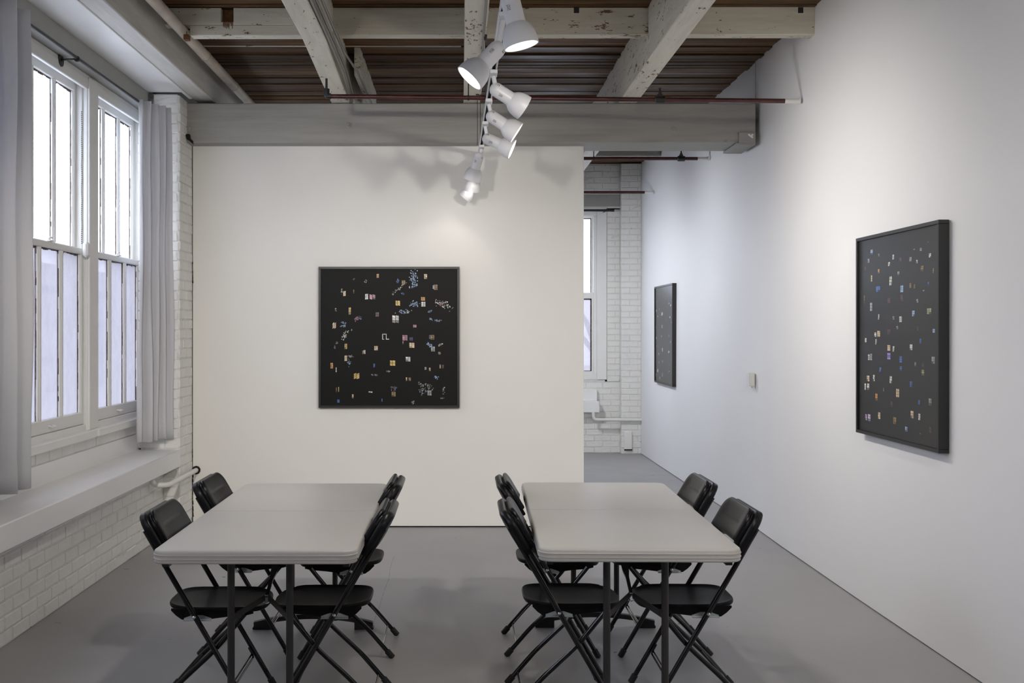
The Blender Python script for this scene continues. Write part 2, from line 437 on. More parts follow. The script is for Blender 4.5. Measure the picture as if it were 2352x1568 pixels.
# ---- windows
def window(idx, X, y0, y1, stops, vis=True):
    """a double-hung sash pair in the left wall; stops = glass spans along Y"""
    e = empty('window_%d' % idx, (X, (y0+y1)/2, .9)); struct(e)
    fr = MB(); fr.cbox(X-.12, X+.03, y0-.05, y0, .86, 3.20); fr.cbox(X-.12, X+.03, y1, y1+.05, .86, 3.20); fr.cbox(X-.12, X+.03, y0-.05, y1+.05, 3.17, 3.225)
    fr.cbox(X-.12, X+.0, y0, y0+.012, .86, 3.2); fr.cbox(X-.12, X, y1-.012, y1, .86, 3.2)
    fr.build('window_frame', M['trim'], e)
    for nm, xs, z0, z1, g0, g1 in (('lower_sash', X-.012, .945, 2.088, 1.024, 2.05), ('upper_sash', X-.058, 2.06, 3.17, 2.10, 3.11)):
        s = MB(); d = .018
        s.cbox(xs-d, xs+d, y0+.004, stops[0][0], z0, z1); s.cbox(xs-d, xs+d, stops[-1][1], y1-.004, z0, z1)
        s.cbox(xs-d, xs+d, stops[0][0]-.005, stops[-1][1]+.005, z0, g0); s.cbox(xs-d, xs+d, stops[0][0]-.005, stops[-1][1]+.005, g1, z1)
        # inner bead
        for a, b in stops:
            s.cbox(xs-d*.6, xs+d*.6, a, a+.007, g0, g1, .002); s.cbox(xs-d*.6, xs+d*.6, b-.007, b, g0, g1, .002)
        so = s.build(nm, M['trim'], e)
        for (a, b), (a2, b2) in zip(stops, stops[1:]):
            q = MB(); q.cbox(xs-d, xs+d, b, a2, g0-.003, g1+.003, .006); q.build('muntin', M['trim'], so)
        for a, b in stops:
            q = MB(); q.box(xs-.010, xs-.007, a, b, g0, g1); q.build('pane', M['frosted' if nm == 'lower_sash' else 'glass'], so)
            q = MB(); z = g0
            random.seed(int(a*100)+idx)
            while z < g1-.01:                         # ragged dark putty along the far side and head of the pane
                h = .03+.08*random.random(); z2 = min(g1, z+h); t = .003+.007*random.random()
                q.box(xs-.008, xs-.006+.9*t, b-.0085, b-.0072, z, z2); z = z2
            y = a
            while y < b-.01:
                h = .02+.05*random.random(); y2 = min(b, y+h); t = .005+.010*random.random(); q.box(xs-.006, xs-.004, y, y2, g1-t, g1); y = y2
            q.build('putty_line', M['putty'], so)
        if nm == 'lower_sash':
            q = MB(); ym = (y0+y1)/2
            q.cbox(xs-.005, xs+.03, ym-.03, ym+.03, 2.088, 2.097, .002); q.tube([(xs+.01, ym-.02, 2.095), (xs+.018, ym-.01, 2.115), (xs+.02, ym+.02, 2.112)], .006, 8)
            q.build('sash_lock', M['trim'], so)
            q = MB(); q.tube([(xs+.017, ym-.03, .985), (xs+.04, ym-.03, .98), (xs+.04, ym+.03, .98), (xs+.017, ym+.03, .985)], .005, 8, bend=.008); q.build('sash_lift', M['trim'], so)
    sl = MB(); sl.cbox(X-.13, -2.395, y0-.06, y1+.06, .852, .906, .006); sl.cbox(X-.13, X+.02, y0-.05, y1+.05, .90, .943, .004); sl.build('window_sill', M['trim'], e)
    return e
WXP = -2.468
window(1, WXP, 6.09, 7.274, [(6.15, 6.51), (6.545, 6.87), (6.905, 7.225)])
window(2, WXP, 7.44, 8.58, [(7.49, 7.82), (7.855, 8.17), (8.205, 8.51)])
window(3, WXP, 4.60, 5.85, [(4.66, 5.02), (5.055, 5.41), (5.445, 5.79)])  # from here on: unseen windows added to let in more daylight
window(4, WXP, .75, 2.0, [(.81, 1.17), (1.205, 1.56), (1.595, 1.94)])
window(5, WXP, 2.15, 3.4, [(2.21, 2.57), (2.605, 2.96), (2.995, 3.34)])
window(6, WXP, 9.6, 11.0, [(9.66, 10.1), (10.135, 10.5), (10.535, 10.94)])
window(7, WXP, 11.5, 12.9, [(11.56, 12.0), (12.035, 12.4), (12.435, 12.84)])
mu = MB(); mu.cbox(-2.60, -2.425, 7.28, 7.455, .905, 3.21, .004); struct(mu.build('window_mullion', M['trim']))
for y0, y1 in ((5.88, 6.05), (3.95, 4.56), (8.61, 8.64), (2.03, 2.12), (9.4, 9.56), (11.04, 11.46), (12.94, 13.2)):
    mu = MB(); mu.cbox(-2.62, -2.435, y0, y1, .88, 3.21, .003); struct(mu.build('window_mullion', M['trim']))
hc = MB(); hc.cbox(-2.60, -2.445, 3.9, 8.60, 3.19, 3.24, .004); hc.cbox(-2.46, -2.435, 3.9, 8.6, 3.13, 3.20, .004); struct(hc.build('trim_1', M['trim']))
# sash chain in the jamb of the nearer window
chn = MB(); z = 2.12
while z < 2.98:
    chn.lathe([(-.0045, .001), (-.003, .0045), (.003, .0045), (.0045, .001)], (-2.456, 7.215+.003*math.sin(z*40), z), (0, 0, 1), 6); z += .0125
tag(chn.build('sash_chain', M['conduit']), 'thin sash chain hanging in the jamb beside the window mullion', 'chain')
pu = MB(); pu.cbox(-2.445, -2.41, 7.19, 7.265, 2.03, 2.125, .012); tag(pu.build('sash_bracket', M['trim']), 'small white block at the foot of the sash chain', 'bracket')

# ---- upper left: soffit boards and the side beam
sf = MB(); sf.cbox(-2.37, -2.095, YB, 8.42, 3.352, 3.40, .004); struct(sf.build('ceiling_soffit_board', M['trim']))
sb = MB(); sb.cbox(-2.075, -1.935, YB, YF-.02, 3.345, CEIL+.05, .006); sb.box(-2.095, -2.075, YB, 8.8, 3.362, 3.6); struct(sb.build('ceiling_side_beam', M['sidebeam']))
sb = MB(); sb.cbox(-2.10, -2.072, YB, 8.60, 3.338, 3.37, .004); struct(sb.build('trim_2', M['trim']))
# crossing beam over the partition
YBM = F/296.3
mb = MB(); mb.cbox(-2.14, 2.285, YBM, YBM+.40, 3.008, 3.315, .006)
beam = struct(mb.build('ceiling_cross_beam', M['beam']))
for px, py, r in ((800, 287, .022), (1547, 297, .024), (433, 295, .020)):
    q = MB(); p = P(px, py, 296.3)
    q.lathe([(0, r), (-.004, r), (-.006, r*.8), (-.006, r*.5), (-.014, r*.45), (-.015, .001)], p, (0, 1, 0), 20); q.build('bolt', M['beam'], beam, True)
q = MB(); p0 = P(1696, 328, 296.3); p1 = P(1735, 304, 296.3)
q.cbox(p0.x, p1.x-.002, YBM-.018, YBM+.01, p0.z-.005, p1.z, .003); q.cbox(p0.x-.02, p1.x-.002, YBM-.018, YBM+.42, p0.z-.018, p0.z-.002, .003)
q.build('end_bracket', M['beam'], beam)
q = MB(); c0 = P(1723, 313, 296.3); yb0 = YBM-.0192
q.add([(c0.x+dx*.0017, yb0, c0.z+dz*.0017) for dx, dz in ((-14, 8), (-6, 10), (-1, 3), (6, 9), (13, 7), (8, 0), (12, -10), (2, -9), (-3, -3), (-9, 0))], [tuple(range(10))]); q.build('bare_chip', M['trim'], beam, fix=False)
# joists
def joist(x0, x1, y0, y1, z0=3.32, bend=None, name='ceiling_joist'):
    m = MB(); ys = [y0+(y1-y0)*k/14 for k in range(15)]; R = []
    for y in ys:
        d = bend(y) if bend else 0; b = .005
        R.append([(x0+d+b, y, z0), (x1+d-b, y, z0), (x1+d, y, z0+b), (x1+d, y, CEIL+.01), (x0+d, y, CEIL+.01), (x0+d, y, z0+b)])
    m.rings(R); return struct(m.build(name, M['joist']))
joist(-.963, -.822, YB, YF, bend=lambda y: -.055*max(0, min(1, (y-6.9)/1.9)) if y > 6.9 else 0)
joist(.022, .152, YB, YF)
joist(1.222, 1.365, YB, YF)
joist(-.795, -.752, 8.3, 9.9, 3.45)
# blocking pieces
SB = 352.0; yb = F/SB
def block(px0, px1, pt, pb, dep=.095, name='ceiling_blocking'):
    m = MB(); x0 = (px0-VX)/SB; x1 = (px1-VX)/SB
    m.cbox(x0, x1, yb, yb+dep, CH+(VY-pb)/SB, CH+(VY-pt)/SB, .004); return struct(m.build(name, M['block']))
bl = block(436, 708, 57, 81.5)
block(370, 508, 17.5, 57); block(536, 708, 17.5, 57); block(507.5, 536.5, 50, 57)
r_ = MB(); r_.box((509-VX)/SB, (535-VX)/SB, yb+.04, yb+.09, CH+(VY-50)/SB, CH+(VY-18)/SB); r_.build('rusty_pocket', M['rust'], bl)
r_ = MB()
random.seed(5)
for k in range(9):
    x = (512+k*2.6-VX)/SB; L = 4+random.random()*13
    r_.add([(x, yb-.0012, CH+(VY-50)/SB), (x+.006, yb-.0012, CH+(VY-50)/SB), (x+.005, yb-.0012, CH+(VY-50-L)/SB), (x+.001, yb-.0012, CH+(VY-50-L)/SB)], [(0, 1, 2, 3)])
r_.build('rust_stain', M['rust'], bl, fix=False)
block(760, 1070, 17, 80.5)
block(1112, 1495, 17, 80); b3 = block(1552, 1878, 15, 79.5)
for px in (1324, 1839):
    q = MB(); q.cbox((px-6-VX)/SB, (px+6-VX)/SB, yb-.004, yb+.02, CH+(VY-30)/SB, CH+(VY-17)/SB, .002); q.build('iron_clip', M['black_iron'], b3)
# further cross beam in the back room
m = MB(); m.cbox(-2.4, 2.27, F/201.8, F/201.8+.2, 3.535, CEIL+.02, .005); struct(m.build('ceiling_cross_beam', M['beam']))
# planks
cl = empty('ceiling', (0, 6, CEIL)); struct(cl)
random.seed(21); y = YB
while y < YF+.2:
    wd = random.choice((.072, .088, .088, .10, .115)); m = MB(); dz = random.choice((0, 0, .004, .009, -.004))
    m.cbox(-1.95, 2.32, y+.003, y+wd-.003, CEIL+dz, CEIL+.03+dz, .003)
    m.build('plank', M['plank'], cl); y += wd
m = MB(); m.box(-2.7, 2.6, YB, YF+.3, CEIL+.045, CEIL+.12); m.build('deck_above', M['dark'], cl)
m = MB(); m.tube([(-1.93, yb+.95, CEIL-.008), (.0, yb+.96, CEIL-.008)], .006, 6); m.build('loose_lath', M['block'], cl)

# ---- far wall with its window
wf = empty('wall_far', (1, YF, 0)); struct(wf)
SF = F/YF
wbox('masonry', M['mortar'], -2.7, .5, YF+.0025, YF+.35, 0, CEIL, parent=wf)
wbox('masonry', M['mortar'], .5, 2.3, YF+.0025, YF+.35, 0, .93, parent=wf)
wbox('masonry', M['mortar'], .5, 2.3, YF+.0025, YF+.35, 3.08, CEIL, parent=wf)
wbox('masonry', M['mortar'], 1.82, 2.3, YF+.0025, YF+.35, .9, 3.1, parent=wf)
wbox('lintel', M['lintel'], .5, 2.012, YF-.004, YF+.05, 3.12, 3.27, parent=wf)
wbox('casing', M['trim'], 1.72, 1.842, YF-.012, YF+.1, .93, 3.10, parent=wf)
wbox('pier_core', M['mortar'], 2.0145, 2.30, YF-.0975, YF+.05, 0, CEIL-.01, parent=wf)
random.seed(31)
courses(wf, 1.05, 2.012, 3.27, 3.66, YF, 'X'); courses(wf, 1.845, 2.012, .90, 3.12, YF, 'X'); courses(wf, 1.05, 2.012, 0, .92, YF, 'X')
courses(wf, 2.012, 2.262, 0, 3.64, YF-.10, 'X')
m = MB(); m.cbox(2.05, 2.145, YF-.125, YF-.09, .06, .28, .004); m.build('wooden_block', M['trim'], wf)
m = MB(); m.box(2.05, 2.15, YF-.118, YF-.1, .045, .06); m.build('dark_gap', M['dark'], wf)
fw = empty('window_8', (1.1, YF, 1)); struct(fw)
m = MB()
x0, x1 = .5, 1.72
for a in ((x0, x1, 3.0, 3.10), (x0, x1, .93, 1.0), (x0, x0+.07, 1.0, 3.0), (x1-.045, x1, 1.0, 3.0)): m.cbox(a[0], a[1], YF+.0, YF+.09, a[2], a[3])
m.build('window_frame', M['trim'], fw)
for nm, yy, z0, z1, g0, g1 in (('lower_sash', YF+.02, .98, 2.03, 1.035, 1.955), ('upper_sash', YF+.06, 1.99, 3.03, 2.03, 2.975)):
    s = MB(); xa, xb = x0+.07, x1-.045; ga, gb = xa+.05, 1.655
    s.cbox(xa, ga, yy-.015, yy+.015, z0, z1); s.cbox(gb, xb, yy-.015, yy+.015, z0, z1); s.cbox(ga, gb, yy-.015, yy+.015, z0, g0); s.cbox(ga, gb, yy-.015, yy+.015, g1, z1)
    so = s.build(nm, M['trim'], fw)
    q = MB(); q.box(ga, gb, yy+.004, yy+.007, g0, g1); q.build('pane', M['glass' if nm[0] == 'u' else 'frosted'], so)
    q = MB(); t = .012 if nm[0] == 'u' else .018
    q.box(gb-t, gb, yy-.003, yy+.002, g0, g1); q.box(ga, gb, yy-.003, yy+.002, g1-t, g1)
    if nm[0] == 'l': q.box(ga, gb, yy-.003, yy+.002, g0, g0+.008)
    q.build('putty_line', M['putty'], so)
m = MB(); m.cbox(.45, 1.735, YF-.14, YF, .522, .66, .005); m.cbox(.45, 1.715, YF-.06, YF, .66, .81, .005); struct(m.build('window_sill_box', M['ledge']))

# ------------------------------------------------------------------ OUTSIDE
m = MB(); m.box(-60, 60, -40, 80, -1.2, -1.0); struct(m.build('street', M['asphalt']))
ab = empty('apartment_building', (-19, 20, -1)); tag(ab, 'low pale building seen blurred through the frosted lower panes', 'building')
m = MB(); m.cbox(-24, -17, -10, 60, -1, 4.3, .05); m.build('facade', M['farbrick'], ab)
for z in (.2, 1.7, 3.1):
    m = MB(); m.box(-17.02, -16.96, -10, 60, z, z+.25); m.build('facade_band', M['farband'], ab)
tr = empty('bare_tree', (2.6, 21, -1)); tag(tr, 'bare leafless tree outside the narrow window at the far end', 'tree')
m = MB(); random.seed(9)
def branch(p, d, L, r, lv):
    q = p+d*L; m.tube([p, (p+q)/2+Vector((random.uniform(-.05, .05), 0, random.uniform(-.03, .05)))*L, q], [r, r*.85, r*.7], 6)
    if lv:
        for _ in range(3):
            nd = (d+Vector((random.uniform(-.8, .8), random.uniform(-.6, .6), random.uniform(-.25, .5)))).normalized(); branch(q, nd, L*.72, r*.55, lv-1)
branch(Vector((2.6, 21, -1)), Vector((0, 0, 1)), 2.0, .10, 5); m.build('branches', M['bark'], tr, True)

# ------------------------------------------------------------------ PIPES
def pipeobj(name, label, cat, pts, r, mat, group=None, n=16, bend=0):
    o = MB(); o.tube(pts, r, n, bend=bend); return tag(o.build(name, mat, smooth=True), label, cat, group)
# cream waste pipe up by the side beam
wp = empty('waste_pipe', (-1.82, 3, 3.51)); tag(wp, 'thick cream painted pipe running along the ceiling beside the left beam', 'pipe')
m = MB(); m.tube([(-1.822, YB+.01, 3.512), (-1.822, 10.2, 3.512)], .036, 24); m.build('pipe', M['pipe_white'], wp, True)
for y in (2.0, 6.35, 7.95, 8.95):
    m = MB(); m.lathe([(-.012, .036), (-.012, .0395), (.012, .0395), (.012, .036)], (-1.822, y, 3.512), (0, 1, 0), 24); m.build('collar', M['pipe_white'], wp, True)
m = MB(); m.cbox(-1.80, -1.765, yb-.05, yb-.0, 3.44, 3.475, .003); m.tube([(-1.785, yb-.02, 3.47), (-1.785, yb-.02, 3.50)], .003, 6); m.build('strap_clip', M['rust'], wp)
# sprinkler pipes
def head(parent, p, up=1):
    q = MB(); q.lathe([(-.034, .021), (-.03, .025), (.03, .025), (.034, .021)], p, (1, 0, 0), 14, True, True)
    q.lathe([(.0, .021), (.036, .019), (.038, .012), (.050, .012), (.052, .007), (.074, .007)], p, (0, 0, up), 12, True, True)
    q.lathe([(.074, .014), (.078, .014)], p, (0, 0, up), 12, True, True); q.build('sprinkler_head', M['black_iron'], parent, True)
def sprink(pa, pb, heads, label, elbow=False, hang=()):
    A = Vector(pa); B = Vector(pb); e = empty('sprinkler_pipe', B); tag(e, label, 'pipe', None)
    q = MB(); q.tube([A, B], .0155, 16); q.build('pipe', M['sprinkler'], e, True)
    q = MB(); d = (B-A).normalized(); q.lathe([(-.10, .0158), (-.10, .0162), (-.008, .0162), (-.008, .022), (0.0, .022)], B, d, 16, False, True); q.build('painted_end', M['pipe_clean'], e, True)
    for t in heads: head(e, A+(B-A)*t)
    if elbow:
        q = MB(); q.tube([A+Vector((.03, 0, 0)), A, A+Vector((0, 0, .05))], .021, 12, bend=.02); q.tube([A, A+Vector((0, 0, .12))], .008, 8); q.build('elbow', M['black_iron'], e, True)
    for t, h in hang:
        q = MB(); p = A+(B-A)*t; q.lathe([(-.006, .0165), (-.006, .019), (.006, .019), (.006, .0165)], p, (1, 0, 0), 14); q.tube([p+Vector((0, 0, .018)), p+Vector((0, 0, h))], .004, 6); q.build('hanger', M['black_iron'], e)
    return e
yp1 = F/339.6
sprink((-.91, yp1, 3.138), (2.289, yp1, 3.105), [.705], 'dark red sprinkler pipe in front of the beam, nearest of the three', True, [(.30, .19)])
yp2 = 2560/249
sprink((-.5, yp2, 3.142), (2.281, yp2, 3.137), [.91], 'dark red sprinkler pipe just under the cross beam, middle of the three', False, [(.62, .19)])
yp3 = 2560/195
sprink((-.5, yp3, 3.178), (2.262, yp3, 3.177), [], 'dark red sprinkler pipe before the far brick wall, lowest in view', False)
# heating pipes
m = MB(); pl = [(-2.20, 7.93, .545), (-2.20, 7.93, .455), (-2.09, 7.96, .450), (-2.09, 8.83, .453)]
m.tube(pl, .019, 16, bend=.06); hp = tag(m.build('heating_pipe', M['pipe_clean'], smooth=True), 'white pipe below the ledge entering the white partition', 'pipe')
m = MB(); m.lathe([(0, .020), (-.002, .034), (-.010, .034), (-.012, .020)], (-2.09, YP, .453), (0, 1, 0), 10); m.build('dark_hole', M['dark'], hp)
m = MB(); m.tube([(1.66, YF-.13, .53), (1.66, YF-.13, .432), (2.27, YF-.13, .430)], .019, 14, bend=.05); tag(m.build('heating_pipe', M['pipe_clean'], smooth=True), 'white pipe along the foot of the far brick wall', 'pipe')
# conduits on the left joist and the middle joist
cg = 'grey conduits on the left joist'
for k, (dx, z) in enumerate(((.0, 3.335), (.018, 3.36), (.03, 3.385))):
    b = -.055
    pts = [(-.808+dx, YB+.02, z), (-.808+dx, 6.9, z), (-.812+dx, 7.7, z), (-.845+dx, 8.5, z+.0)] if k < 2 else [(-.80+dx, YB+.02, z), (-.80+dx, 7.3, z), (-.74, 8.0, z+.02), (-.73, 9.5, z+.03)]
    tag(pipeobj('conduit', ('grey conduit hugging the lower edge of the left joist', 'grey conduit just above the lowest one on the left joist', 'grey conduit leaving the left joist towards the beam')[k], 'conduit', pts, .0085, M['conduit'], cg, 8))
tag(pipeobj('conduit', 'thin grey conduit running under the middle joist', 'conduit', [(.135, YB+.02, 3.312), (.135, 7.2, 3.312)], .007, M['conduit'], None, 8))

# ------------------------------------------------------------------ CURTAINS AND RODS
def rod(name, label, pts, r, brackets, ends):
    e = empty(name, pts[0]); tag(e, label, 'curtain rod')
    q = MB(); q.tube(pts, r, 12); q.build('rod', M['black_iron'], e, True)
    for a, b in brackets:
        a = Vector(a); b = Vector(b); q = MB(); d = (b-a)
        q.lathe([(0, .042), (.004, .042), (.006, .012)], a, d, 20, True); q.tube([a, b], .006, 8); q.lathe([(-.006, .018), (.006, .018)], b, Vector(pts[-1])-Vector(pts[0]), 14, True, True)
        q.build('bracket', M['black_iron'], e, True)
    for p in ends:
        q = MB(); q.lathe([(-.02, .017), (.02, .017)], p, Vector(pts[-1])-Vector(pts[0]), 14, True, True); q.build('end_cap', M['black_iron'], e, True)
    return e
RX = -2.336; RZ = 3.212
rod('curtain_rod', 'long black curtain rod above the left windows', [(RX, 4.7, RZ), (RX, 8.28, RZ)], .010, [((-2.434, 6.78, RZ-.01), (RX, 6.78, RZ-.006)), ((-2.434, 5.0, RZ-.01), (RX, 5.0, RZ-.006))], [(RX, 8.3, RZ), (RX, 4.7, RZ)])
rod('curtain_rod', 'short black curtain rod above the far window', [(.35, YF-.14, 3.055), (1.90, YF-.14, 3.055)], .014, [((1.80, YF-.005, 3.045), (1.80, YF-.14, 3.052))], [(1.90, YF-.14, 3.055)])
def curtain(label, path, folds, amp0, amp1, z0, z1, seed, nz=26, nx=150, spread=0.0, hem=0):
    """path: (x,y) polyline; folds displace sideways"""
    random.seed(seed)
    ph = [random.uniform(-.5, .5) for _ in range(12)]; am = [random.uniform(.6, 1.2) for _ in range(40)]
    q = MB(); A = Vector((*path[0], 0)); B = Vector((*path[1], 0)); d = (B-A).normalized(); nn = Vector((-d.y, d.x, 0))
    if nn.x < 0: nn = -nn
    vs = []
    for j in range(nz+1):
        t = j/nz; z = z1+(z0-z1)*t
        for i in range(nx+1):
            u = i/nx; th = u*folds*2*math.pi+.35*math.sin(u*9+ph[0])+.25*math.sin(t*3+u*5+ph[1])
            a = (amp0+(amp1-amp0)*t)*am[int(u*folds) % 40]
            s = math.sin(th); s = math.copysign(abs(s)**.6, s)
            uu = u+spread*t*(u-.5)+.008*math.cos(th)
            p = A+(B-A)*uu+nn*(a*s+.008*math.sin(4*t+u*12+ph[2])+.004*math.sin(13*t+u*31))
            zz = z+(hem*(u-.5) if j == nz else 0)+.004*math.sin(u*20)*(t > .98)
            vs.append((p.x, p.y, zz))
    fs = [(j*(nx+1)+i, j*(nx+1)+i+1, (j+1)*(nx+1)+i+1, (j+1)*(nx+1)+i) for j in range(nz) for i in range(nx)]
    q.add(vs, fs); o = q.build('curtain', M['curtain'], smooth=True, fix=False); o.data.polygons.foreach_set('use_smooth', [True]*len(o.data.polygons))
    md = o.modifiers.new('thickness', 'SOLIDIFY'); md.thickness = .0015
    return tag(o, label, 'curtain')
curtain('grey-white curtain gathered at the near end of the window row, cut by the frame', [(-2.31, 4.95), (-2.31, 5.84)], 4.2, .055, .060, .73, 3.235, 4, hem=.0, spread=-.04)
curtain('grey-white curtain gathered beside the brick pier', [(-2.335, 8.06), (-2.185, 8.37)], 4.2, .030, .036, .745, 3.225, 8, spread=.05)

# ------------------------------------------------------------------ ART
def art(name, label, size, loc, rz, lights, depth=.05, pm='print'):
    """local: x across, z up, faces -y; origin at the centre of the back"""
    W, H = size; e = empty(name, loc, rz); tag(e, label, 'framed picture'); t = .019
    q = MB()
    q.cbox(-W/2, W/2, -depth, 0, H/2-t, H/2, .0015); q.cbox(-W/2, W/2, -depth, 0, -H/2, -H/2+t, .0015)
    q.cbox(-W/2, -W/2+t, -depth, 0, -H/2+t, H/2-t, .0015); q.cbox(W/2-t, W/2, -depth, 0, -H/2+t, H/2-t, .0015)
    q.build('frame', M['frame'], e, world=False)
    q = MB(); q.box(-W/2+t, W/2-t, -depth+.010, -.002, -H/2+t, H/2-t); q.build('print', M[pm], e, world=False)
    q = MB(); cols = []; yy = -depth+.0094
    def quad(x0, x1, z0, z1, c, sk=0):
        q.add([(x0, yy, z0), (x1, yy, z0+sk), (x1, yy, z1+sk), (x0, yy, z1)], [(0, 1, 2, 3)]); cols.append(c)
    for (u, v, w, h, c, kind, sk) in lights:
        x = -W/2+u*W; z = H/2-v*H; w = w*W; h = h*H
        if kind == 'w':           # a lit window: pane with one or two dark bars and a darker lower strip
            nx = 2 if w > .012 else 1; nz = 3 if h > .02 else 2
            for i in range(nx):
                for j in range(nz):
                    f = .55+.45*random.random(); g = .07*w/nx; gz = .06*h/nz
                    a = x-w/2+i*w/nx; b = z-h/2+j*h/nz
                    if j == 0 and random.random() < .35: f *= .35
                    quad(a+g, a+w/nx-g, b+gz, b+h/nz-gz, tuple(k*f for k in c), sk*w/nx)
        elif kind == 't':         # twinkling scatter
            for _ in range(int(10+w*h*9000)):
                a = x+random.gauss(0, .28)*w; b = z+random.gauss(0, .28)*h+sk*(a-x); f = random.uniform(.3, 1.1); r = random.uniform(.0015, .0045)
                quad(a-r*random.uniform(.5, 1.6), a+r, b-r, b+r*random.uniform(.5, 1.4), tuple(min(1, k*f) for k in c))
        elif kind == 'l':         # outline of a window
            for a, b, a2, b2 in ((-1, -1, -.8, 1), (-1, .8, 0, 1), (.1, -1, .25, 1), (.25, -1, 1, -.75), (-.8, -1, -.45, -.88)):
                quad(x+a*w/2, x+a2*w/2, z+b*h/2, z+b2*h/2, c)
    me = q.build('printed_lights', M['ink'], e, world=False, fix=False); me['kind'] = 'stuff'; me = me.data
    at = me.color_attributes.new('ink', 'FLOAT_COLOR', 'CORNER'); i = 0
    for p, cc in zip(me.polygons, cols):
        for li in p.loop_indices: at.data[li].color = (*cc, 1)
    me.update()
    return e
Yw = (.80, .58, .20); Wt = (.85, .84, .78); Or = (.70, .36, .12); Pk = (.55, .30, .36); Bl = (.10, .20, .55); Lb = (.40, .55, .80); Cr = (.85, .68, .45); Dk = (.16, .09, .10); Br = (.35, .24, .10); Gy = (.45, .46, .45)
# positions read from the 1568 px close-up of the square picture (frame 57..1500)
raw = [(663, 153, 24, 40, Or, 'w', .3), (1153, 155, 32, 50, Cr, 'w', -.3), (1256, 265, 40, 55, Br, 'w', -.2), (1232, 265, 14, 36, Lb, 'w', 0), (862, 208, 44, 38, Bl, 't', 0), (927, 215, 38, 40, Br, 'w', -.2), (1030, 155, 80, 120, Lb, 't', 0), (1040, 208, 34, 24, Lb, 't', 0),
 (1035, 258, 75, 45, Lb, 't', .3), (870, 290, 150, 30, Gy, 't', .8), (918, 332, 30, 26, Bl, 't', 0), (322, 335, 26, 50, Cr, 'w', .6), (294, 310, 12, 50, Gy, 't', .5), (417, 312, 10, 40, Br, 'w', 0), (549, 367, 32, 56, Wt, 'w', .5), (608, 362, 62, 48, Pk, 'w', -.25), (418, 182, 22, 16, Gy, 't', .5), (541, 207, 22, 26, Gy, 't', .8),
 (868, 427, 48, 50, Yw, 'w', -.2), (1126, 384, 42, 36, Or, 'w', -.2), (1130, 440, 44, 50, Wt, 'w', 0), (1040, 440, 110, 44, Lb, 't', 0), (930, 512, 110, 40, Lb, 't', .1), (970, 520, 26, 26, Wt, 't', 0), (1335, 440, 130, 70, Wt, 't', -.3), (1330, 437, 80, 36, Pk, 't', -.2), (376, 513, 24, 74, Yw, 'w', .5), (236, 495, 8, 26, Gy, 't', 0),
 (658, 545, 36, 44, Dk, 'w', 0), (455, 590, 60, 50, Pk, 't', .8), (490, 580, 14, 30, Bl, 't', 0), (1193, 514, 44, 14, Lb, 't', -.1), (1255, 605, 130, 26, Lb, 't', -.2), (845, 590, 70, 76, Wt, 'w', -.15), (1042, 664, 36, 28, Pk, 'w', 0), (218, 665, 36, 56, Cr, 'w', .8), (316, 630, 40, 26, Lb, 't', 0), (318, 662, 38, 22, Lb, 't', 0),
 (330, 762, 60, 64, Wt, 't', .7), (396, 703, 10, 18, Gy, 'w', 0), (744, 772, 70, 58, Wt, 'l', 0), (941, 781, 54, 56, Pk, 'w', -.15), (1005, 795, 36, 34, (.06, .05, .18), 'w', 0), (1222, 776, 42, 50, Br, 'w', -.2), (1196, 775, 16, 36, Lb, 't', 0), (921, 832, 12, 34, Pk, 'w', 0), (1012, 858, 54, 52, Cr, 'w', -.1), (1190, 855, 60, 36, Lb, 't', -.6), (1228, 897, 42, 50, Gy, 'w', -.1), (1303, 852, 40, 16, Wt, 't', .4), (1292, 936, 20, 22, Cr, 't', 0),
 (336, 874, 28, 54, Yw, 'w', .5), (246, 835, 22, 18, Gy, 't', 0), (222, 880, 12, 36, Gy, 't', 0), (645, 888, 38, 44, Cr, 'w', -.1), (510, 934, 12, 36, Br, 'w', .3), (527, 930, 20, 40, Wt, 'w', .3), (336, 995, 28, 56, Cr, 'w', .4), (390, 972, 60, 26, Gy, 't', 0), (368, 1035, 30, 60, Lb, 't', 0), (973, 1000, 50, 48, Wt, 'w', -.1), (815, 1040, 56, 54, Yw, 'w', -.1), (627, 1066, 18, 38, Bl, 'w', 0),
 (192, 1068, 28, 60, Or, 'w', 0), (237, 1110, 12, 48, Wt, 'w', 0), (770, 1128, 30, 10, Wt, 't', 0), (1152, 1096, 18, 28, Gy, 'w', 0), (1195, 1106, 16, 34, Cr, 'w', 0), (1302, 1076, 12, 40, Cr, 'w', 0), (1330, 1078, 20, 38, Dk, 'w', 0), (446, 1178, 60, 56, Yw, 'w', .3), (605, 1161, 20, 10, Wt, 't', 0), (648, 1164, 26, 14, Gy, 't', 0), (1266, 1186, 56, 34, Lb, 't', 0), (957, 1206, 14, 38, Cr, 'w', 0), (990, 1206, 24, 34, Br, 'w', 0),
 (1098, 1258, 50, 46, Gy, 't', -.6), (1185, 1285, 66, 60, Gy, 't', -.3), (1120, 1335, 80, 56, Gy, 't', .2), (1192, 1345, 44, 52, Gy, 'w', -.1), (1135, 1335, 24, 40, Bl, 't', 0), (802, 1290, 12, 60, Gy, 't', 0), (838, 1296, 32, 34, (.2, .18, .3), 't', 0), (825, 1358, 44, 50, Br, 'w', 0), (239, 1316, 8, 50, Br, 'w', 0), (262, 1310, 9, 50, Yw, 'w', 0), (589, 1337, 42, 14, Wt, 'w', -.05), (407, 1380, 16, 42, Cr, 'w', 0), (260, 1430, 24, 32, Bl, 'w', .2), (706, 1420, 12, 28, Bl, 'w', 0), (1023, 1445, 16, 26, Gy, 't', 0), (1335, 1320, 26, 50, Gy, 't', 0), (1320, 1400, 36, 8, Gy, 't', 0)]
random.seed(2)
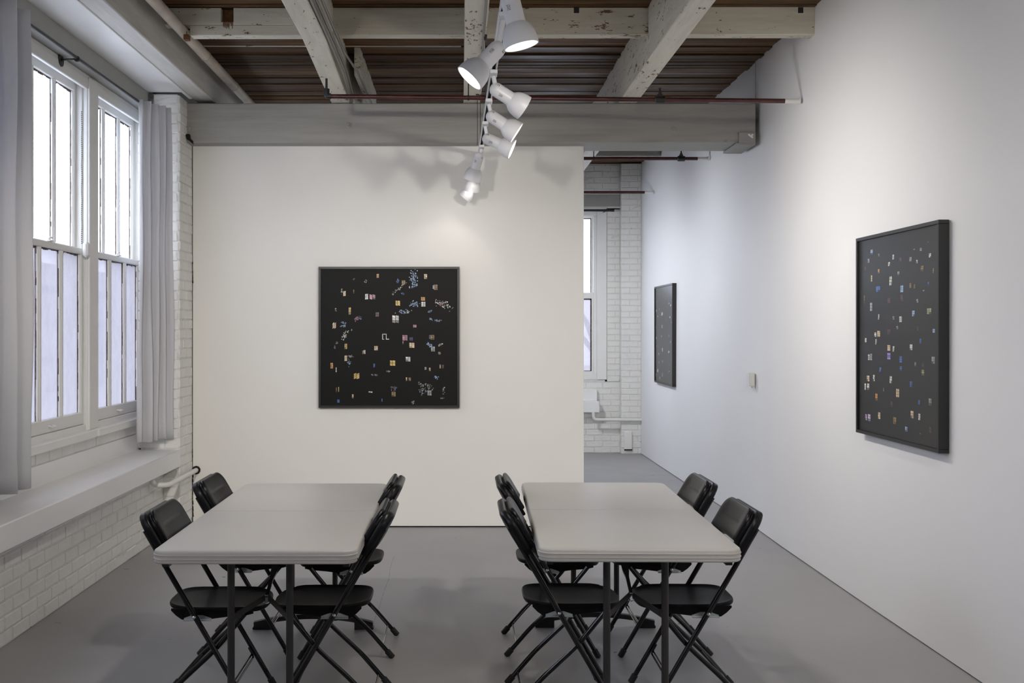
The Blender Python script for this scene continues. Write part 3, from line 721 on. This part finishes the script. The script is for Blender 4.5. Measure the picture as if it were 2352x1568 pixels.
L1 = [((x-57)/1443, (y-58)/1440, w/1443, h/1440, c, k, sk) for x, y, w, h, c, k, sk in raw]
ax0, ax1 = (733-VX)/291, (1055.5-VX)/291; az1, az0 = CH+(VY-613)/291, CH+(VY-935.5)/291
art('framed_picture', 'square black-framed night picture on the white partition', (ax1-ax0, az1-az0), ((ax0+ax1)/2, YP-.002, (az0+az1)/2), 0, L1, .045, 'print_matte')
raw2 = [(137, 271, 14, 30, Lb), (181, 290, 8, 18, Gy), (118, 325, 10, 26, Gy), (271, 303, 10, 30, Wt), (245, 346, 12, 24, Wt), (315, 318, 12, 26, Dk), (378, 317, 14, 26, Gy), (401, 257, 10, 6, Gy), (442, 257, 12, 20, Gy), (499, 294, 14, 26, Wt), (418, 332, 8, 22, Wt), (450, 375, 18, 36, Br), (520, 388, 8, 32, Br), (487, 212, 5, 10, Bl), (97, 375, 8, 24, Dk), (181, 390, 10, 26, Or), (303, 404, 12, 24, Gy), (137, 434, 8, 40, Cr), (255, 450, 16, 56, Wt), (177, 500, 26, 34, Bl), (324, 499, 18, 42, Lb), (377, 478, 12, 30, Br), (403, 484, 8, 26, Br), (488, 469, 10, 24, Bl), (460, 510, 10, 6, Wt), (92, 565, 6, 52, Br), (134, 610, 14, 52, Gy), (244, 570, 16, 32, Dk), (324, 555, 14, 40, Dk), (420, 573, 12, 22, Gy), (494, 636, 28, 36, (.45, .5, .3)), (396, 650, 16, 36, Lb), (181, 672, 7, 34, Wt), (272, 678, 10, 22, Gy), (317, 686, 16, 36, Wt), (295, 738, 12, 20, Gy), (423, 742, 6, 26, Dk), (523, 756, 14, 24, Lb), (244, 764, 18, 30, Dk), (181, 776, 18, 36, Cr), (160, 782, 12, 28, Wt), (100, 816, 10, 26, Wt), (164, 826, 10, 34, Gy), (440, 819, 12, 30, Bl), (382, 858, 16, 36, Wt), (244, 863, 18, 36, Cr), (273, 869, 10, 34, Wt), (244, 914, 20, 40, (.35, .32, .8)), (120, 922, 10, 36, Wt), (134, 920, 12, 42, Gy), (318, 933, 16, 40, Bl), (519, 936, 20, 44, Gy), (408, 962, 10, 26, Gy), (455, 970, 12, 34, Dk), (191, 997, 12, 28, Bl), (318, 990, 14, 30, Bl), (455, 1012, 16, 36, (.5, .5, .25)), (115, 1053, 16, 36, Cr), (151, 1050, 10, 40, Wt), (256, 1059, 14, 44, Wt), (382, 1085, 16, 36, Bl), (97, 1104, 9, 40, Wt), (115, 1104, 14, 40, Wt), (211, 1120, 4, 22, Gy), (298, 1140, 20, 52, Cr), (167, 1168, 14, 44, Or), (432, 1195, 10, 28, Bl), (500, 1192, 18, 44, Gy), (260, 1210, 14, 36, Dk), (103, 1293, 10, 38, (.7, .55, .8)), (122, 1296, 16, 44, (.7, .6, .85)), (184, 1282, 14, 42, Cr), (388, 1271, 18, 46, Cr), (433, 1284, 12, 40, Wt), (280, 1311, 20, 44, Br), (352, 1361, 16, 30, Lb), (500, 1362, 14, 36, Dk), (438, 1387, 5, 10, Gy)]
# near right picture: photograph position -> picture plane
def wallart(raw, ox, oy, sc, xl, xr, top_l, bot_l, top_r, bot_r, Xf):
    out = []
    sl = (VX-xl)/-Xf; sr = (xr-VX)/Xf
    Yl = F/sl; Yr = F/sr
    for x, y, w, h, c in raw:
        px = ox+x/sc; py = oy+y/sc; s = (px-VX)/Xf; Y = F/s; u = (Yl-Y)/(Yl-Yr)
        t = (px-xl)/(xr-xl); tp = top_l+(top_r-top_l)*t; bt = bot_l+(bot_r-bot_l)*t
        wd = abs(F*Xf/(px-VX-w/sc/2)-F*Xf/(px-VX+w/sc/2))/(Yl-Yr)
        out.append((u, (py-tp)/(bt-tp), wd, h/sc/(bt-tp), c, 'w', 0))
    return out
random.seed(4)
L2 = wallart(raw2, 1950, 480, 2.704, 1968, 2159, 549, 993, 508, 1037, 2.247)
art('framed_picture', 'large black-framed night picture on the right wall, nearer one', (1.10, 1.10), (2.295, 5.79, 1.528), -math.pi/2, L2, .050)
raw3 = [(318, 372, 8, 20, Wt), (341, 400, 12, 24, Wt), (148, 458, 14, 30, Gy), (188, 440, 6, 24, Gy), (225, 502, 20, 44, Wt), (167, 530, 8, 18, Wt), (331, 552, 12, 26, Wt), (355, 622, 8, 14, Gy), (225, 665, 14, 40, Gy), (143, 670, 6, 20, Gy), (280, 570, 14, 40, Dk), (147, 808, 8, 30, Wt), (215, 795, 10, 34, Gy), (318, 790, 10, 24, Gy), (362, 820, 8, 28, Wt), (338, 870, 10, 24, Gy), (154, 915, 6, 18, Gy), (228, 965, 12, 48, Wt), (181, 1016, 8, 28, Wt), (280, 990, 10, 50, Dk), (316, 998, 16, 30, Wt), (181, 1125, 10, 32, Gy), (231, 1116, 12, 30, Gy), (258, 1160, 8, 36, Dk), (321, 1168, 8, 20, Gy), (166, 1228, 14, 40, Wt), (364, 1210, 8, 30, Gy), (318, 1247, 8, 14, Wt), (228, 1285, 12, 50, Gy), (193, 1325, 8, 36, Wt), (142, 1280, 6, 30, Gy), (331, 1410, 8, 26, Gy), (188, 330, 5, 12, Bl), (154, 340, 5, 12, Gy), (355, 285, 5, 16, Bl)]
L3 = wallart(raw3, 1480, 630, 5.6, 1502.9, 1547, 657, 875, 650, 889, 2.247)
art('framed_picture', 'black-framed night picture on the right wall, farther one near the brick', (1.10, 1.10), (2.287, 12.36, 1.505), -math.pi/2, L3, .050)

# wall box
e = empty('wall_socket_box', (2.28, 8.73, 1.18)); tag(e, 'small grey surface-mounted box on the right wall between the two pictures', 'wall box')
q = MB(); q.cbox(2.258, 2.303, 8.735, 8.80, 1.117, 1.222, .004); q.build('box_body', M['thermo'], e)
q = MB(); q.cbox(2.252, 2.259, 8.732, 8.803, 1.114, 1.225, .002); q.build('cover_plate', M['lampwhite'], e)
q = MB(); q.lathe([(0, .006), (-.01, .006)], (2.28, 8.735, 1.115), (0, 0, 1), 10, True, True); q.build('screw', M['steel'], e)

# ------------------------------------------------------------------ TABLES
def rrect(x0, x1, y0, y1, r, n=8):
    pts = []
    for cx, cy, a0 in ((x1-r, y1-r, 0), (x0+r, y1-r, 90), (x0+r, y0+r, 180), (x1-r, y0+r, 270)):
        for k in range(n+1):
            a = math.radians(a0+90*k/n); pts.append((cx+r*math.cos(a), cy+r*math.sin(a)))
    return pts
TW, TL, TH = .762, 1.83, .74
def table(label, loc, rz):
    e = empty('folding_table', loc, rz); tag(e, label, 'folding table')
    # outline with the fold seam pinched in the middle: two halves
    for name, ya, yb_, in (('table_top_half', -TL/2, -.0012), ('table_top_half', .0012, TL/2)):
        q = MB(); rr = []
        prof = [(.012, TH-.050), (.004, TH-.050), (.0, TH-.046), (.0, TH-.037), (-.0025, TH-.035), (-.0025, TH-.031), (.0, TH-.0295), (.0, TH-.0225), (-.0025, TH-.0205), (-.0025, TH-.0165), (.0, TH-.015), (.001, TH-.007), (.003, TH-.003), (.007, TH-.0008), (.012, TH)]
        fold_low = name and (ya < 0)
        for ins, z in prof:
            ring = []
            R = .055
            a0, a1 = ya, yb_
            full = rrect(-TW/2, TW/2, -TL/2, TL/2, R)
            for (x, y) in full:
                # keep the outer two corners of this half, square off at the seam
                if fold_low and y > 0 or (not fold_low and y < 0):
                    x = math.copysign(TW/2, x); y = a1 if fold_low else a0
                    ring.append((x-math.copysign(ins, x), y-(.0006*(z >= TH-.001))*(1 if fold_low else -1), z))
                else:
                    cx = math.copysign(TW/2-R, x); cy = math.copysign(TL/2-R, y); f = (R-ins)/R
                    ring.append((cx+(x-cx)*f, cy+(y-cy)*f, z))
            rr.append(ring)
        # remove duplicate points at the seam
        keep = []; seen = None
        for i in range(len(rr[0])):
            k = (round(rr[3][i][0], 5), round(rr[3][i][1], 5))
            if k != seen: keep.append(i)
            seen = k
        rr = [[g[i] for i in keep] for g in rr]
        inner = [[(x*.97, y if (abs(y) < .01) else y-math.copysign(.012, y), TH-.044) for x, y, z in rr[0]]]
        q.rings(inner+rr); o = q.build(name, M['table'], e, True, world=False)
    # recessed slots in the long edges
    for sx in (-1, 1):
        for y, w_, h_ in ((.53, .10, .018), (-.40, .11, .018), (-.86+.0, .012, .012)):
            q = MB(); q.cbox(sx*TW/2-.002, sx*TW/2+.0015, y-w_/2, y+w_/2, TH-.043, TH-.043+h_, .001); q.build('edge_slot', M['dark'], e, world=False)
    q = MB(); q.box(-TW/2+.03, -TW/2+.055, -TL/2+.05, TL/2-.05, TH-.07, TH-.044); q.box(TW/2-.055, TW/2-.03, -TL/2+.05, TL/2-.05, TH-.07, TH-.044); q.build('side_rail', M['tableleg'], e, world=False)
    for sy in (-1, 1):
        yl = sy*(TL/2-.145)
        for sx in (-1, 1):
            q = MB(); q.tube([(sx*.1125, yl, .045), (sx*.1125, yl, TH-.05)], .0142, 16); q.build('leg', M['tableleg'], e, True, world=False)
        q = MB(); q.tube([(-.33, yl, TH-.058), (.33, yl, TH-.058)], .013, 12); q.build('pivot_bar', M['tableleg'], e, True, world=False)
        q = MB(); R = []
        for k in range(17):
            x = -.31+.62*k/16; a = 1-(x/.31)**2; z1 = .028+.042*a; th = .026; R.append([(x, yl-.013, z1-th*.5-.003*a), (x, yl+.013, z1-th*.5-.003*a), (x, yl+.016, z1+th*.35), (x, yl, z1+th*.5), (x, yl-.016, z1+th*.35)])
        q.rings(R); ft = q.build('foot', M['tableleg'], e, True, world=False)
        for sx in (-1, 1):
            q = MB(); q.prism([(.215, 0), (.312, 0), (.316, .008), (.296, .034), (.26, .046), (.215, .052)], yl-.02, yl+.02, lambda u, v, t, s=sx: (s*u, t, v)); q.build('foot_cap', M['rubber'], ft, world=False)
        # brace: two arms from the legs to a ring, one strut to the middle of the underside
        yr = yl-sy*.135
        for sx in (-1, 1):
            q = MB(); a = Vector((sx*.105, yl-sy*.005, .455)); b = Vector((sx*.008, yr, .500)); d = (b-a).normalized(); n_ = Vector((0, 0, 1)).cross(d).normalized()
            q.rings([[p+n_*.0025+Vector((0, 0, .012)), p+n_*.0025-Vector((0, 0, .012)), p-n_*.0025-Vector((0, 0, .012)), p-n_*.0025+Vector((0, 0, .012))] for p in (a, b)])
            q.build('brace_arm', M['tableleg'], e, world=False)
        q = MB(); a = Vector((0, yr, .505)); b = Vector((0, sy*.10, TH-.048)); mid = a+(b-a)*.22
        R = []
        for p, wv in ((a, .006), (mid, .007), (a+(b-a)*.3, .013), (a+(b-a)*.6, .014), (b, .014)): R.append([p+Vector((-wv, 0, .004)), p+Vector((wv, 0, .004)), p+Vector((wv, 0, -.004)), p+Vector((-wv, 0, -.004))])
        q.rings(R); q.build('brace_strut', M['tube'], e, world=False)
        q = MB(); pr = Vector((0, yr, .497)); q.tube([pr+Vector((-.010, 0, -.018)), pr+Vector((-.013, 0, .012)), pr+Vector((.013, 0, .012)), pr+Vector((.010, 0, -.018)), pr+Vector((-.004, 0, -.02))], .0022, 8, bend=.008); q.build('lock_ring', M['chrome'], e, True, world=False)
    return e
table('pale grey folding table on the window side, marked by two dull glare spots', (-.770, 4.132+TL/2, 0), 0)
table('pale cream folding table on the right wall side', (.690, 4.176+TL/2-.008, 0), -.0175)

# ------------------------------------------------------------------ CHAIRS
SL = .585; RZV = .42
def tu(z): return SL*(RZV-z)          # fore-aft position of the long tube at height z
def chair(label, loc, rz):
    e = empty('folding_chair', loc, rz); tag(e, label, 'folding chair', CG)
    HW = .22
    zt = .805; R_ = .07
    # seat --------------------------------------------------------------
    out = []
    n = 72
    for k in range(n):
        a = 2*math.pi*k/n; ca, sa = math.cos(a), math.sin(a); ex = .48
        u = math.copysign(abs(ca)**ex, ca); v = math.copysign(abs(sa)**ex, sa)
        uu = .0665+u*.2025; wv = v*.187
        wv *= 1-.10*max(0, -(u))**2-.05*max(0, u)**2
        if u > .75: uu -= .012*abs(v)
        out.append((uu, wv, u, v))
    def seatring(sc, dz, dish=True):
        r = []
        for uu, wv, u, v in out:
            x = .0665+(uu-.0665)*sc; y = wv*sc; z = .447+dz
            z += .012*max(0, -(u*sc)-.45)-.020*max(0, u*sc-.55)         # lifted rear edge, waterfall front
            if dish: z += -.014*(1-min(1, sc)**3)
            r.append((x, y, z))
        return r
    q = MB(); q.rings([seatring(.955, -.019), seatring(.985, -.019), seatring(1.0, -.015), seatring(1.004, -.008), seatring(.998, -.003), seatring(.985, 0), seatring(.955, -.0005), seatring(.90, -.003), seatring(.8, -.002), seatring(.6, 0), seatring(.4, 0), seatring(.2, 0), seatring(.02, 0)])
    for s in (-1, 1):
        poly = [(-.105, .432), (-.085, .412), (-.062, .396), (.05, .398), (.12, .407), (.20, .414), (.225, .420), (.225, .43), (-.105, .44)]
        q.prism(poly, s*.180, s*.172, lambda u, v, t: (u, t, v))
    q.build('seat', M['seat'], e, True, world=False)
    # long tubes from floor to backrest ----------------------------------
    for s in (-1, 1):
        q = MB(); zz = [.012, .2, .42, .6, .70, .76]
        q.tube([(tu(z), s*(HW-.006*(z > .65)), z) for z in zz], .0110, 14); lg_ = q.build('leg', M['tube'], e, True, world=False)
        a = Vector((tu(.0), s*HW, .0)); b = Vector((tu(.045), s*HW, .045)); q = MB(); q.lathe([(0, .010), (.002, .0145), (.040, .0145), (.042, .0112)], a+(b-a)*.02, b-a, 14, True); q.build('foot_cap', M['rubber'], lg_, True, world=False)
    # rear legs -----------------------------------------------------------
    RP = [(.195, .425), (.078, .282), (-.075, .14), (-.188, .010)]
    for s in (-1, 1):
        q = MB(); q.tube([(u, s*.196, z) for u, z in RP], .0105, 14, bend=.05); lg_ = q.build('leg', M['tube'], e, True, world=False)
        d = Vector((RP[3][0]-RP[2][0], 0, RP[3][1]-RP[2][1])).normalized(); p = Vector((RP[3][0], s*.196, RP[3][1]))+d*.012
        q = MB(); q.lathe([(0, .010), (-.002, .0145), (-.042, .0145), (-.044, .0112)], p, d, 14, True); q.build('foot_cap', M['rubber'], lg_, True, world=False)
    def along(t): a = Vector((RP[2][0], 0, RP[2][1])); b = Vector((RP[3][0], 0, RP[3][1])); return a+(b-a)*t
    q = MB(); a = along(-.05); b = along(.72); o_ = Vector((.010, 0, .006)); W_ = .180
    q.tube([a+o_+Vector((0, -W_, 0)), b+o_+Vector((0, -W_, 0)), b+o_+Vector((0, W_, 0)), a+o_+Vector((0, W_, 0))], .0042, 8, bend=.018); q.build('stretcher', M['tube'], e, True, world=False)
    q = MB(); za, zb = .175, .135
    q.tube([(tu(za)-.010, -.204, za), (tu(zb)-.012, -.204, zb), (tu(zb)-.012, .204, zb), (tu(za)-.010, .204, za)], .0042, 8, bend=.012)
    q.tube([(tu(zb)-.020, -.204, zb+.01), (tu(zb)-.020, .204, zb+.01)], .0042, 8); q.build('stretcher', M['tube'], e, True, world=False)
    # seat hinge plates and rivets ---------------------------------------
    for s in (-1, 1):
        q = MB(); q.prism([(-.052, .394), (.058, .394), (.058, .403), (.022, .415), (-.018, .415), (-.052, .403)], s*.1815, s*.1845, lambda u, v, t: (u, t, v))
        q.prism([(-.052, .394), (.058, .394), (.058, .397), (-.052, .397)], s*.184, s*.196, lambda u, v, t: (u, t, v)); hp_ = q.build('hinge_plate', M['steel'], e, world=False)
        q = MB(); q.lathe([(-.045, .004), (0, .004), (.001, .0075), (.004, .006), (.006, .002)], (0, s*(HW+.011), RZV-.002), (0, s, 0), 12, False, True); q.build('rivet', M['chrome'], hp_, True, world=False)
        q = MB(); q.lathe([(-.03, .004), (0, .004), (.001, .0068), (.004, .004)], (.080, s*(HW+.011), .283), (0, s, 0), 12, False, True); q.build('rivet', M['tube'], e, True, world=False)
    # backrest -------------------------------------------------------------
    T = Vector((-SL, 0, 1)).normalized(); Nn = Vector((1, 0, SL)).normalized(); O = Vector((tu(.655), 0, .655))
    def outline(hw, h0, h1, r, arch, n=10, bow=.0):
        pts = []
        for k in range(n+1): a = math.pi/2*k/n; pts.append((hw-r+r*math.cos(a), h1-r+r*math.sin(a)))
        for k in range(n+1): a = math.pi/2+math.pi/2*k/n; pts.append((-hw+r+r*math.cos(a), h1-r+r*math.sin(a)))
        for t in (.75, .5, .25): pts.append((-hw, h0+(h1-r-h0)*t))
        m_ = 14
        for k in range(m_+1):
            x = -hw+2*hw*k/m_; f = (x/hw)**2; pts.append((x, h0+arch*(1-f**2)))
        for t in (.25, .5, .75): pts.append((hw, h0+(h1-r-h0)*t))
        return pts
    def slab(ol, rings_, curve, taper=0):
        cx = 0; hs = [h for _, h in ol]; ws = [abs(w_) for w_, _ in ol]; hc = (min(hs)+max(hs))/2; hh = (max(hs)-min(hs))/2; hw = max(ws); R = []
        for ins, off in rings_:
            fw, fh = 1-ins/hw, 1-ins/hh
            g = []
            for w_, h in ol:
                ww = w_*max(fw, .02); h2 = hc+(h-hc)*max(fh, .02)
                g.append(O+T*h2+Nn*(off+curve*ww*ww-taper*max(0, .06-h2))+Vector((0, ww, 0)))
            R.append(g)
        return R
    # rear shell
    q = MB(); ol = outline(.226, -.010, .186, .075, .040)
    q.rings(slab(ol, [(.16, -.022), (.10, -.022), (.05, -.022), (.012, -.021), (.004, -.018), (0, -.012), (0, .006), (.003, .011), (.008, .014), (.016, .015), (.05, .014)], .35)); q.build('back_shell', M['chair'], e, True, world=False)
    # core and side grooves
    q = MB(); ol2 = outline(.214, -.002, .172, .066, .036)
    q.rings(slab(ol2, [(.012, .010), (.006, .014), (.004, .020), (.006, .028), (.012, .030)], .35)); q.build('back_core', M['chair'], e, True, world=False)
    # front panel
    q = MB(); ol3 = outline(.203, .030, .180, .062, .0)
    q.rings(slab(ol3, [(.012, .022), (.004, .026), (0, .032), (.001, .039), (.004, .043), (.010, .045), (.03, .0455), (.05, .045), (.065, .0445), (.0735, .044)], .30)); q.build('backrest', M['chair'], e, True, world=False)
    return e
CG = 'black folding chairs around the two tables'
chair0 = chair('black folding chair on the window side of the left table, nearer of that pair', (-1.06, 4.657, 0), 0)
spots = [(-1.063, 5.545, 0, 'black folding chair on the window side of the left table, farther of that pair'),
         (-.508, 4.689, math.pi, 'black folding chair on the aisle side of the left table, nearer of that pair'),
         (-.520, 5.498, math.pi, 'black folding chair on the aisle side of the left table, farther of that pair'),
         (.396, 4.719, 0, 'black folding chair on the aisle side of the right table, nearer of that pair'),
         (.410, 5.526, 0, 'black folding chair on the aisle side of the right table, farther of that pair'),
         (.994, 4.706, math.pi, 'black folding chair on the wall side of the right table, nearer of that pair'),
         (1.003, 5.536, math.pi, 'black folding chair on the wall side of the right table, farther of that pair')]
for x, y, r, lb in spots:
    o = copy_tree(chair0); o.location = (x, y, 0); o.rotation_euler = (0, 0, r); o['label'] = lb

# ------------------------------------------------------------------ TRACK LIGHTING
TZ = 2.94
def tx(y): return .180-.0085*(y-5.0)
tr_ = empty('lighting_track', (tx(5), 5, TZ)); tag(tr_, 'long white lighting track hung on wires under the middle joist', 'lighting track')
q = MB(); R = []
for y in (.7, 8.66):
    x = tx(y); R.append([(x-.017, y, TZ-.012), (x-.010, y, TZ-.012), (x-.008, y, TZ+.0), (x+.008, y, TZ+.0), (x+.010, y, TZ-.012), (x+.017, y, TZ-.012), (x+.017, y, TZ+.012), (x-.017, y, TZ+.012)])
q.rings(R); q.build('track_rail', M['lampwhite'], tr_)
q = MB(); q.rings([[(tx(y)-.0078, y, TZ-.0005), (tx(y)+.0078, y, TZ-.0005), (tx(y)+.0078, y, TZ-.003), (tx(y)-.0078, y, TZ-.003)] for y in (.7, 8.66)]); q.build('track_slot', M['dark'], tr_)
for y, dx in ((4.4, -.005), (6.655, -.02), (8.33, -.03), (8.36, .02)):
    q = MB(); x = min(tx(y)+dx, .145) if y > 5 else tx(y)+dx
    q.tube([(x, y, TZ), (x, y, 3.318)], .0022, 6); q.lathe([(0, .012), (-.03, .008), (-.032, .003)], (x, y, 3.32), (0, 0, 1), 10, True); q.build('hanging_wire', M['black_iron'], tr_)
def lamp(label, mouth, s, dirpx, c, power, size=1.0, spot=70, lit=True, tint=(1, .945, .875), rail=None):
    """mouth centre pixel, scale, image direction of the axis, cosine with the line of sight"""
    Mo = P(mouth[0], mouth[1], s) if s else Vector(mouth); v = (Mo-Vector((0, 0, CH))).normalized()
    e1 = Vector((1, 0, 0)); e1 = (e1-v*e1.dot(v)).normalized(); e2 = e1.cross(v).normalized()
    if e2.z < 0: e2 = -e2
    if s:
        ix, iz = dirpx; l = math.hypot(ix, iz); d = (e1*ix/l+e2*iz/l)*math.sqrt(1-c*c)+v*c
    else: d = (Vector(dirpx)-Mo).normalized()
    L = .215*size; D = .137*size; rb = .0375*size
    rear = Mo-d*L
    e = empty('track_lamp', rear); tag(e, label, 'track lamp', 'white track lamps' if s else 'added fill lamps out of view')
    q = MB(); prof = []
    for k in range(9): a = math.pi/2*k/8; prof.append((rb-rb*math.cos(a)+.0003, rb*math.sin(a)+.0003))
    prof += [(L*.50, rb*1.01), (L*.57, rb*1.03), (L*.60, rb*1.08)]
    q.lathe(prof, rear, d, 32); q.build('body', M['lampwhite'], e, True)
    q = MB(); pr = [(L*.585, rb*1.05), (L*.62, rb*1.22), (L*.68, rb*1.47), (L*.77, rb*1.69), (L*.88, rb*1.80), (L*.95, rb*1.815), (L, D/2), (L, D/2-.004), (L*.88, rb*1.80-.005), (L*.77, rb*1.69-.005), (L*.70, rb*1.50-.005)]
    q.lathe(pr, rear, d, 40); q.build('lamp_shade', M['lampwhite'], e, True)
    q = MB(); q.lathe([(L*.93, D/2-.010), (L*.955, D/2-.0165), (L*.965, .001)], rear, d, 32); q.build('lamp_lens', M['lens'] if lit else M['lampwhite'], e, True)
    # vents (three slits near the rounded end) and a printed rating label, towards the room
    cv = (Vector((0, 0, CH))-rear).normalized(); a = (cv-d*cv.dot(d)).normalized(); b = d.cross(a)
    q = MB()
    for k in range(3):
        off = L*.085+k*.0075*size; rr_ = math.sqrt(max(0, rb*rb-max(0, rb-off)**2))+.0006
        for i0 in range(5):
            t0 = -1.05+i0*.09; t1 = t0+.09
            q.add([rear+d*(off+dd)+(a*math.cos(t)+b*math.sin(t))*rr_ for t, dd in ((t0, 0), (t1, 0), (t1, .003*size), (t0, .003*size))], [(0, 1, 2, 3)])
    q.build('vent_slits', M['dark'], e, fix=False)
    q = MB()
    for k in range(5):
        off = L*.27+k*.0045*size
        for i0 in range(4):
            t0 = .15+i0*.10; t1 = t0+(.10 if random.random() < .6 else .05)
            q.add([rear+d*(off+dd)+(a*math.cos(t)+b*math.sin(t))*(rb+.0007) for t, dd in ((t0, 0), (t1, 0), (t1, .0022), (t0, .0022))], [(0, 1, 2, 3)])
    q.build('rating_label', M['inklabel'], e, fix=False)
    # adapter on the track and short stem
    y = rear.y+d.y*L*.15; x = tx(min(y, 8.62)) if rail is None else rail; yy = min(y, 8.60) if rail is None else y
    q = MB(); q.cbox(x-.020, x+.020, yy-.055, yy+.055, TZ-.030, TZ-.010, .003); q.cbox(x-.012, x+.012, yy+.055, yy+.085, TZ-.022, TZ-.011, .002); q.build('track_adapter', M['lampwhite'], e)
    q = MB(); q.tube([(x, yy, TZ-.035), rear+d*L*.16], .012*size, 10); q.build('stem', M['lampwhite'], e, True)
    if power > 0:
        ld = bpy.data.lights.new('lamp_beam', 'SPOT'); ld.energy = power*LAMP; ld.spot_size = math.radians(spot); ld.spot_blend = .85 if power > 8 else .4; ld.shadow_soft_size = .06
        ld.color = tint
        lo = bpy.data.objects.new('lamp_beam', ld); COL.objects.link(lo); lo.parent = e; lo.matrix_parent_inverse = Matrix.Translation(-rear)
        lo.rotation_mode = 'QUATERNION'; lo.rotation_quaternion = (-d).to_track_quat('Z', 'Y'); lo.location = rear+d*L*1.01
    return e
random.seed(6)
lamp('white track lamp pointing down at the top edge, largest in view', (1198, 106), 600, (.26, -.97), -.22, 24, spot=110)
lamp('white track lamp aimed down and to the window side, lens glowing', (1078, 180), 530, (-.70, -.72), -.27, 34, spot=110)
lamp('white track lamp turned to the right wall with its lens hidden', (1204, 248), 430, (.843, -.538), .14, 32, spot=120)
lamp('white track lamp over the beam showing a thin upper slice of lit lens', (1187, 305.5), 385, (.84, -.543), -.07, 30, spot=120)
lamp('white track lamp showing a thin lower slice of lit lens over the partition', (1176.5, 343), 348, (.921, -.389), -.12, 32, spot=120)
lamp('white track lamp hanging down before the partition, grey-shaded', (1084, 412), 306, (-.28, -.96), .22, 2.2, spot=84)
lamp('white track lamp half hidden under the grey-shaded one', (1084, 438), 300, (-.12, -.99), .22, .25, size=.92, spot=100)
lamp('small white track lamp, lowest and farthest on the track', (1067, 454), 297, (-.62, -.78), .12, .3, size=.82, spot=100)
FILL_SIDES = (('window side', -1.25), ('wall side', 1.30))  # added tracks with fill lamps, all unseen, brightening the partition and walls
for nm, x in FILL_SIDES:
    fill_track = empty('lighting_track', (x, 2, TZ)); tag(fill_track, 'added unseen white lighting track overhead on the %s, nearer than the tables' % nm, 'lighting track')
    q = MB(); q.cbox(x-.017, x+.017, .6, 3.6, TZ-.012, TZ+.012, .002); q.build('track_rail', M['lampwhite'], fill_track)
    for y in (.9, 3.3):
        q = MB(); q.tube([(x, y, TZ), (x, y, CEIL)], .0022, 6); q.build('hanging_wire', M['black_iron'], fill_track)
    for (dx, y, aim, p, sp, what) in (
        ((.09, 3.1, (-.9, 8.8, .95), 160, 64, 'aimed at the partition'), (-.09, 1.6, (-2.2, 5.6, .9), 24, 110, 'aimed at the window wall')) if x < 0 else
        ((-.09, 3.2, (.1, 8.8, .9), 138, 60, 'aimed at the partition'), (-.05, 2.4, (2.3, 5.6, 1.3), 40, 110, 'aimed at the nearer wall picture'), (-.05, 1.3, (2.3, 3.3, 1.9), 62, 150, 'aimed at the bare right wall'))):
        lamp('added unseen white fill lamp overhead on the %s, %s' % (nm, what), (x+dx, y, 2.74), None, aim, 0, p, spot=sp, rail=x)
# added unseen track and fill lamps, brightening the room behind the partition
fill_track = empty('lighting_track', (.2, 10.8, TZ)); tag(fill_track, 'added unseen white lighting track in the room behind the partition', 'lighting track')
q = MB(); q.cbox(.183, .217, 9.6, 12.6, TZ-.012, TZ+.012, .002); q.build('track_rail', M['lampwhite'], fill_track)
for y in (9.9, 12.3):
    q = MB(); q.tube([(.15, y, TZ), (.145, y, 3.318)], .0022, 6); q.build('hanging_wire', M['black_iron'], fill_track)
for k, (a, b, p) in enumerate((((.32, 10.2, 2.78), (2.3, 10.2, 1.4), 60), ((.32, 12.0, 2.78), (2.3, 12.6, 1.4), 60), ((.22, 11.9, 2.75), (1.2, 14.1, 1.3), 45))):
    lamp('added unseen white fill lamp in the back room, ' + ('just behind the partition', 'aimed at the farther wall picture', 'aimed at the far brick wall')[k], a, None, b, 0, p, spot=125, tint=(.93, .96, 1), rail=.2)
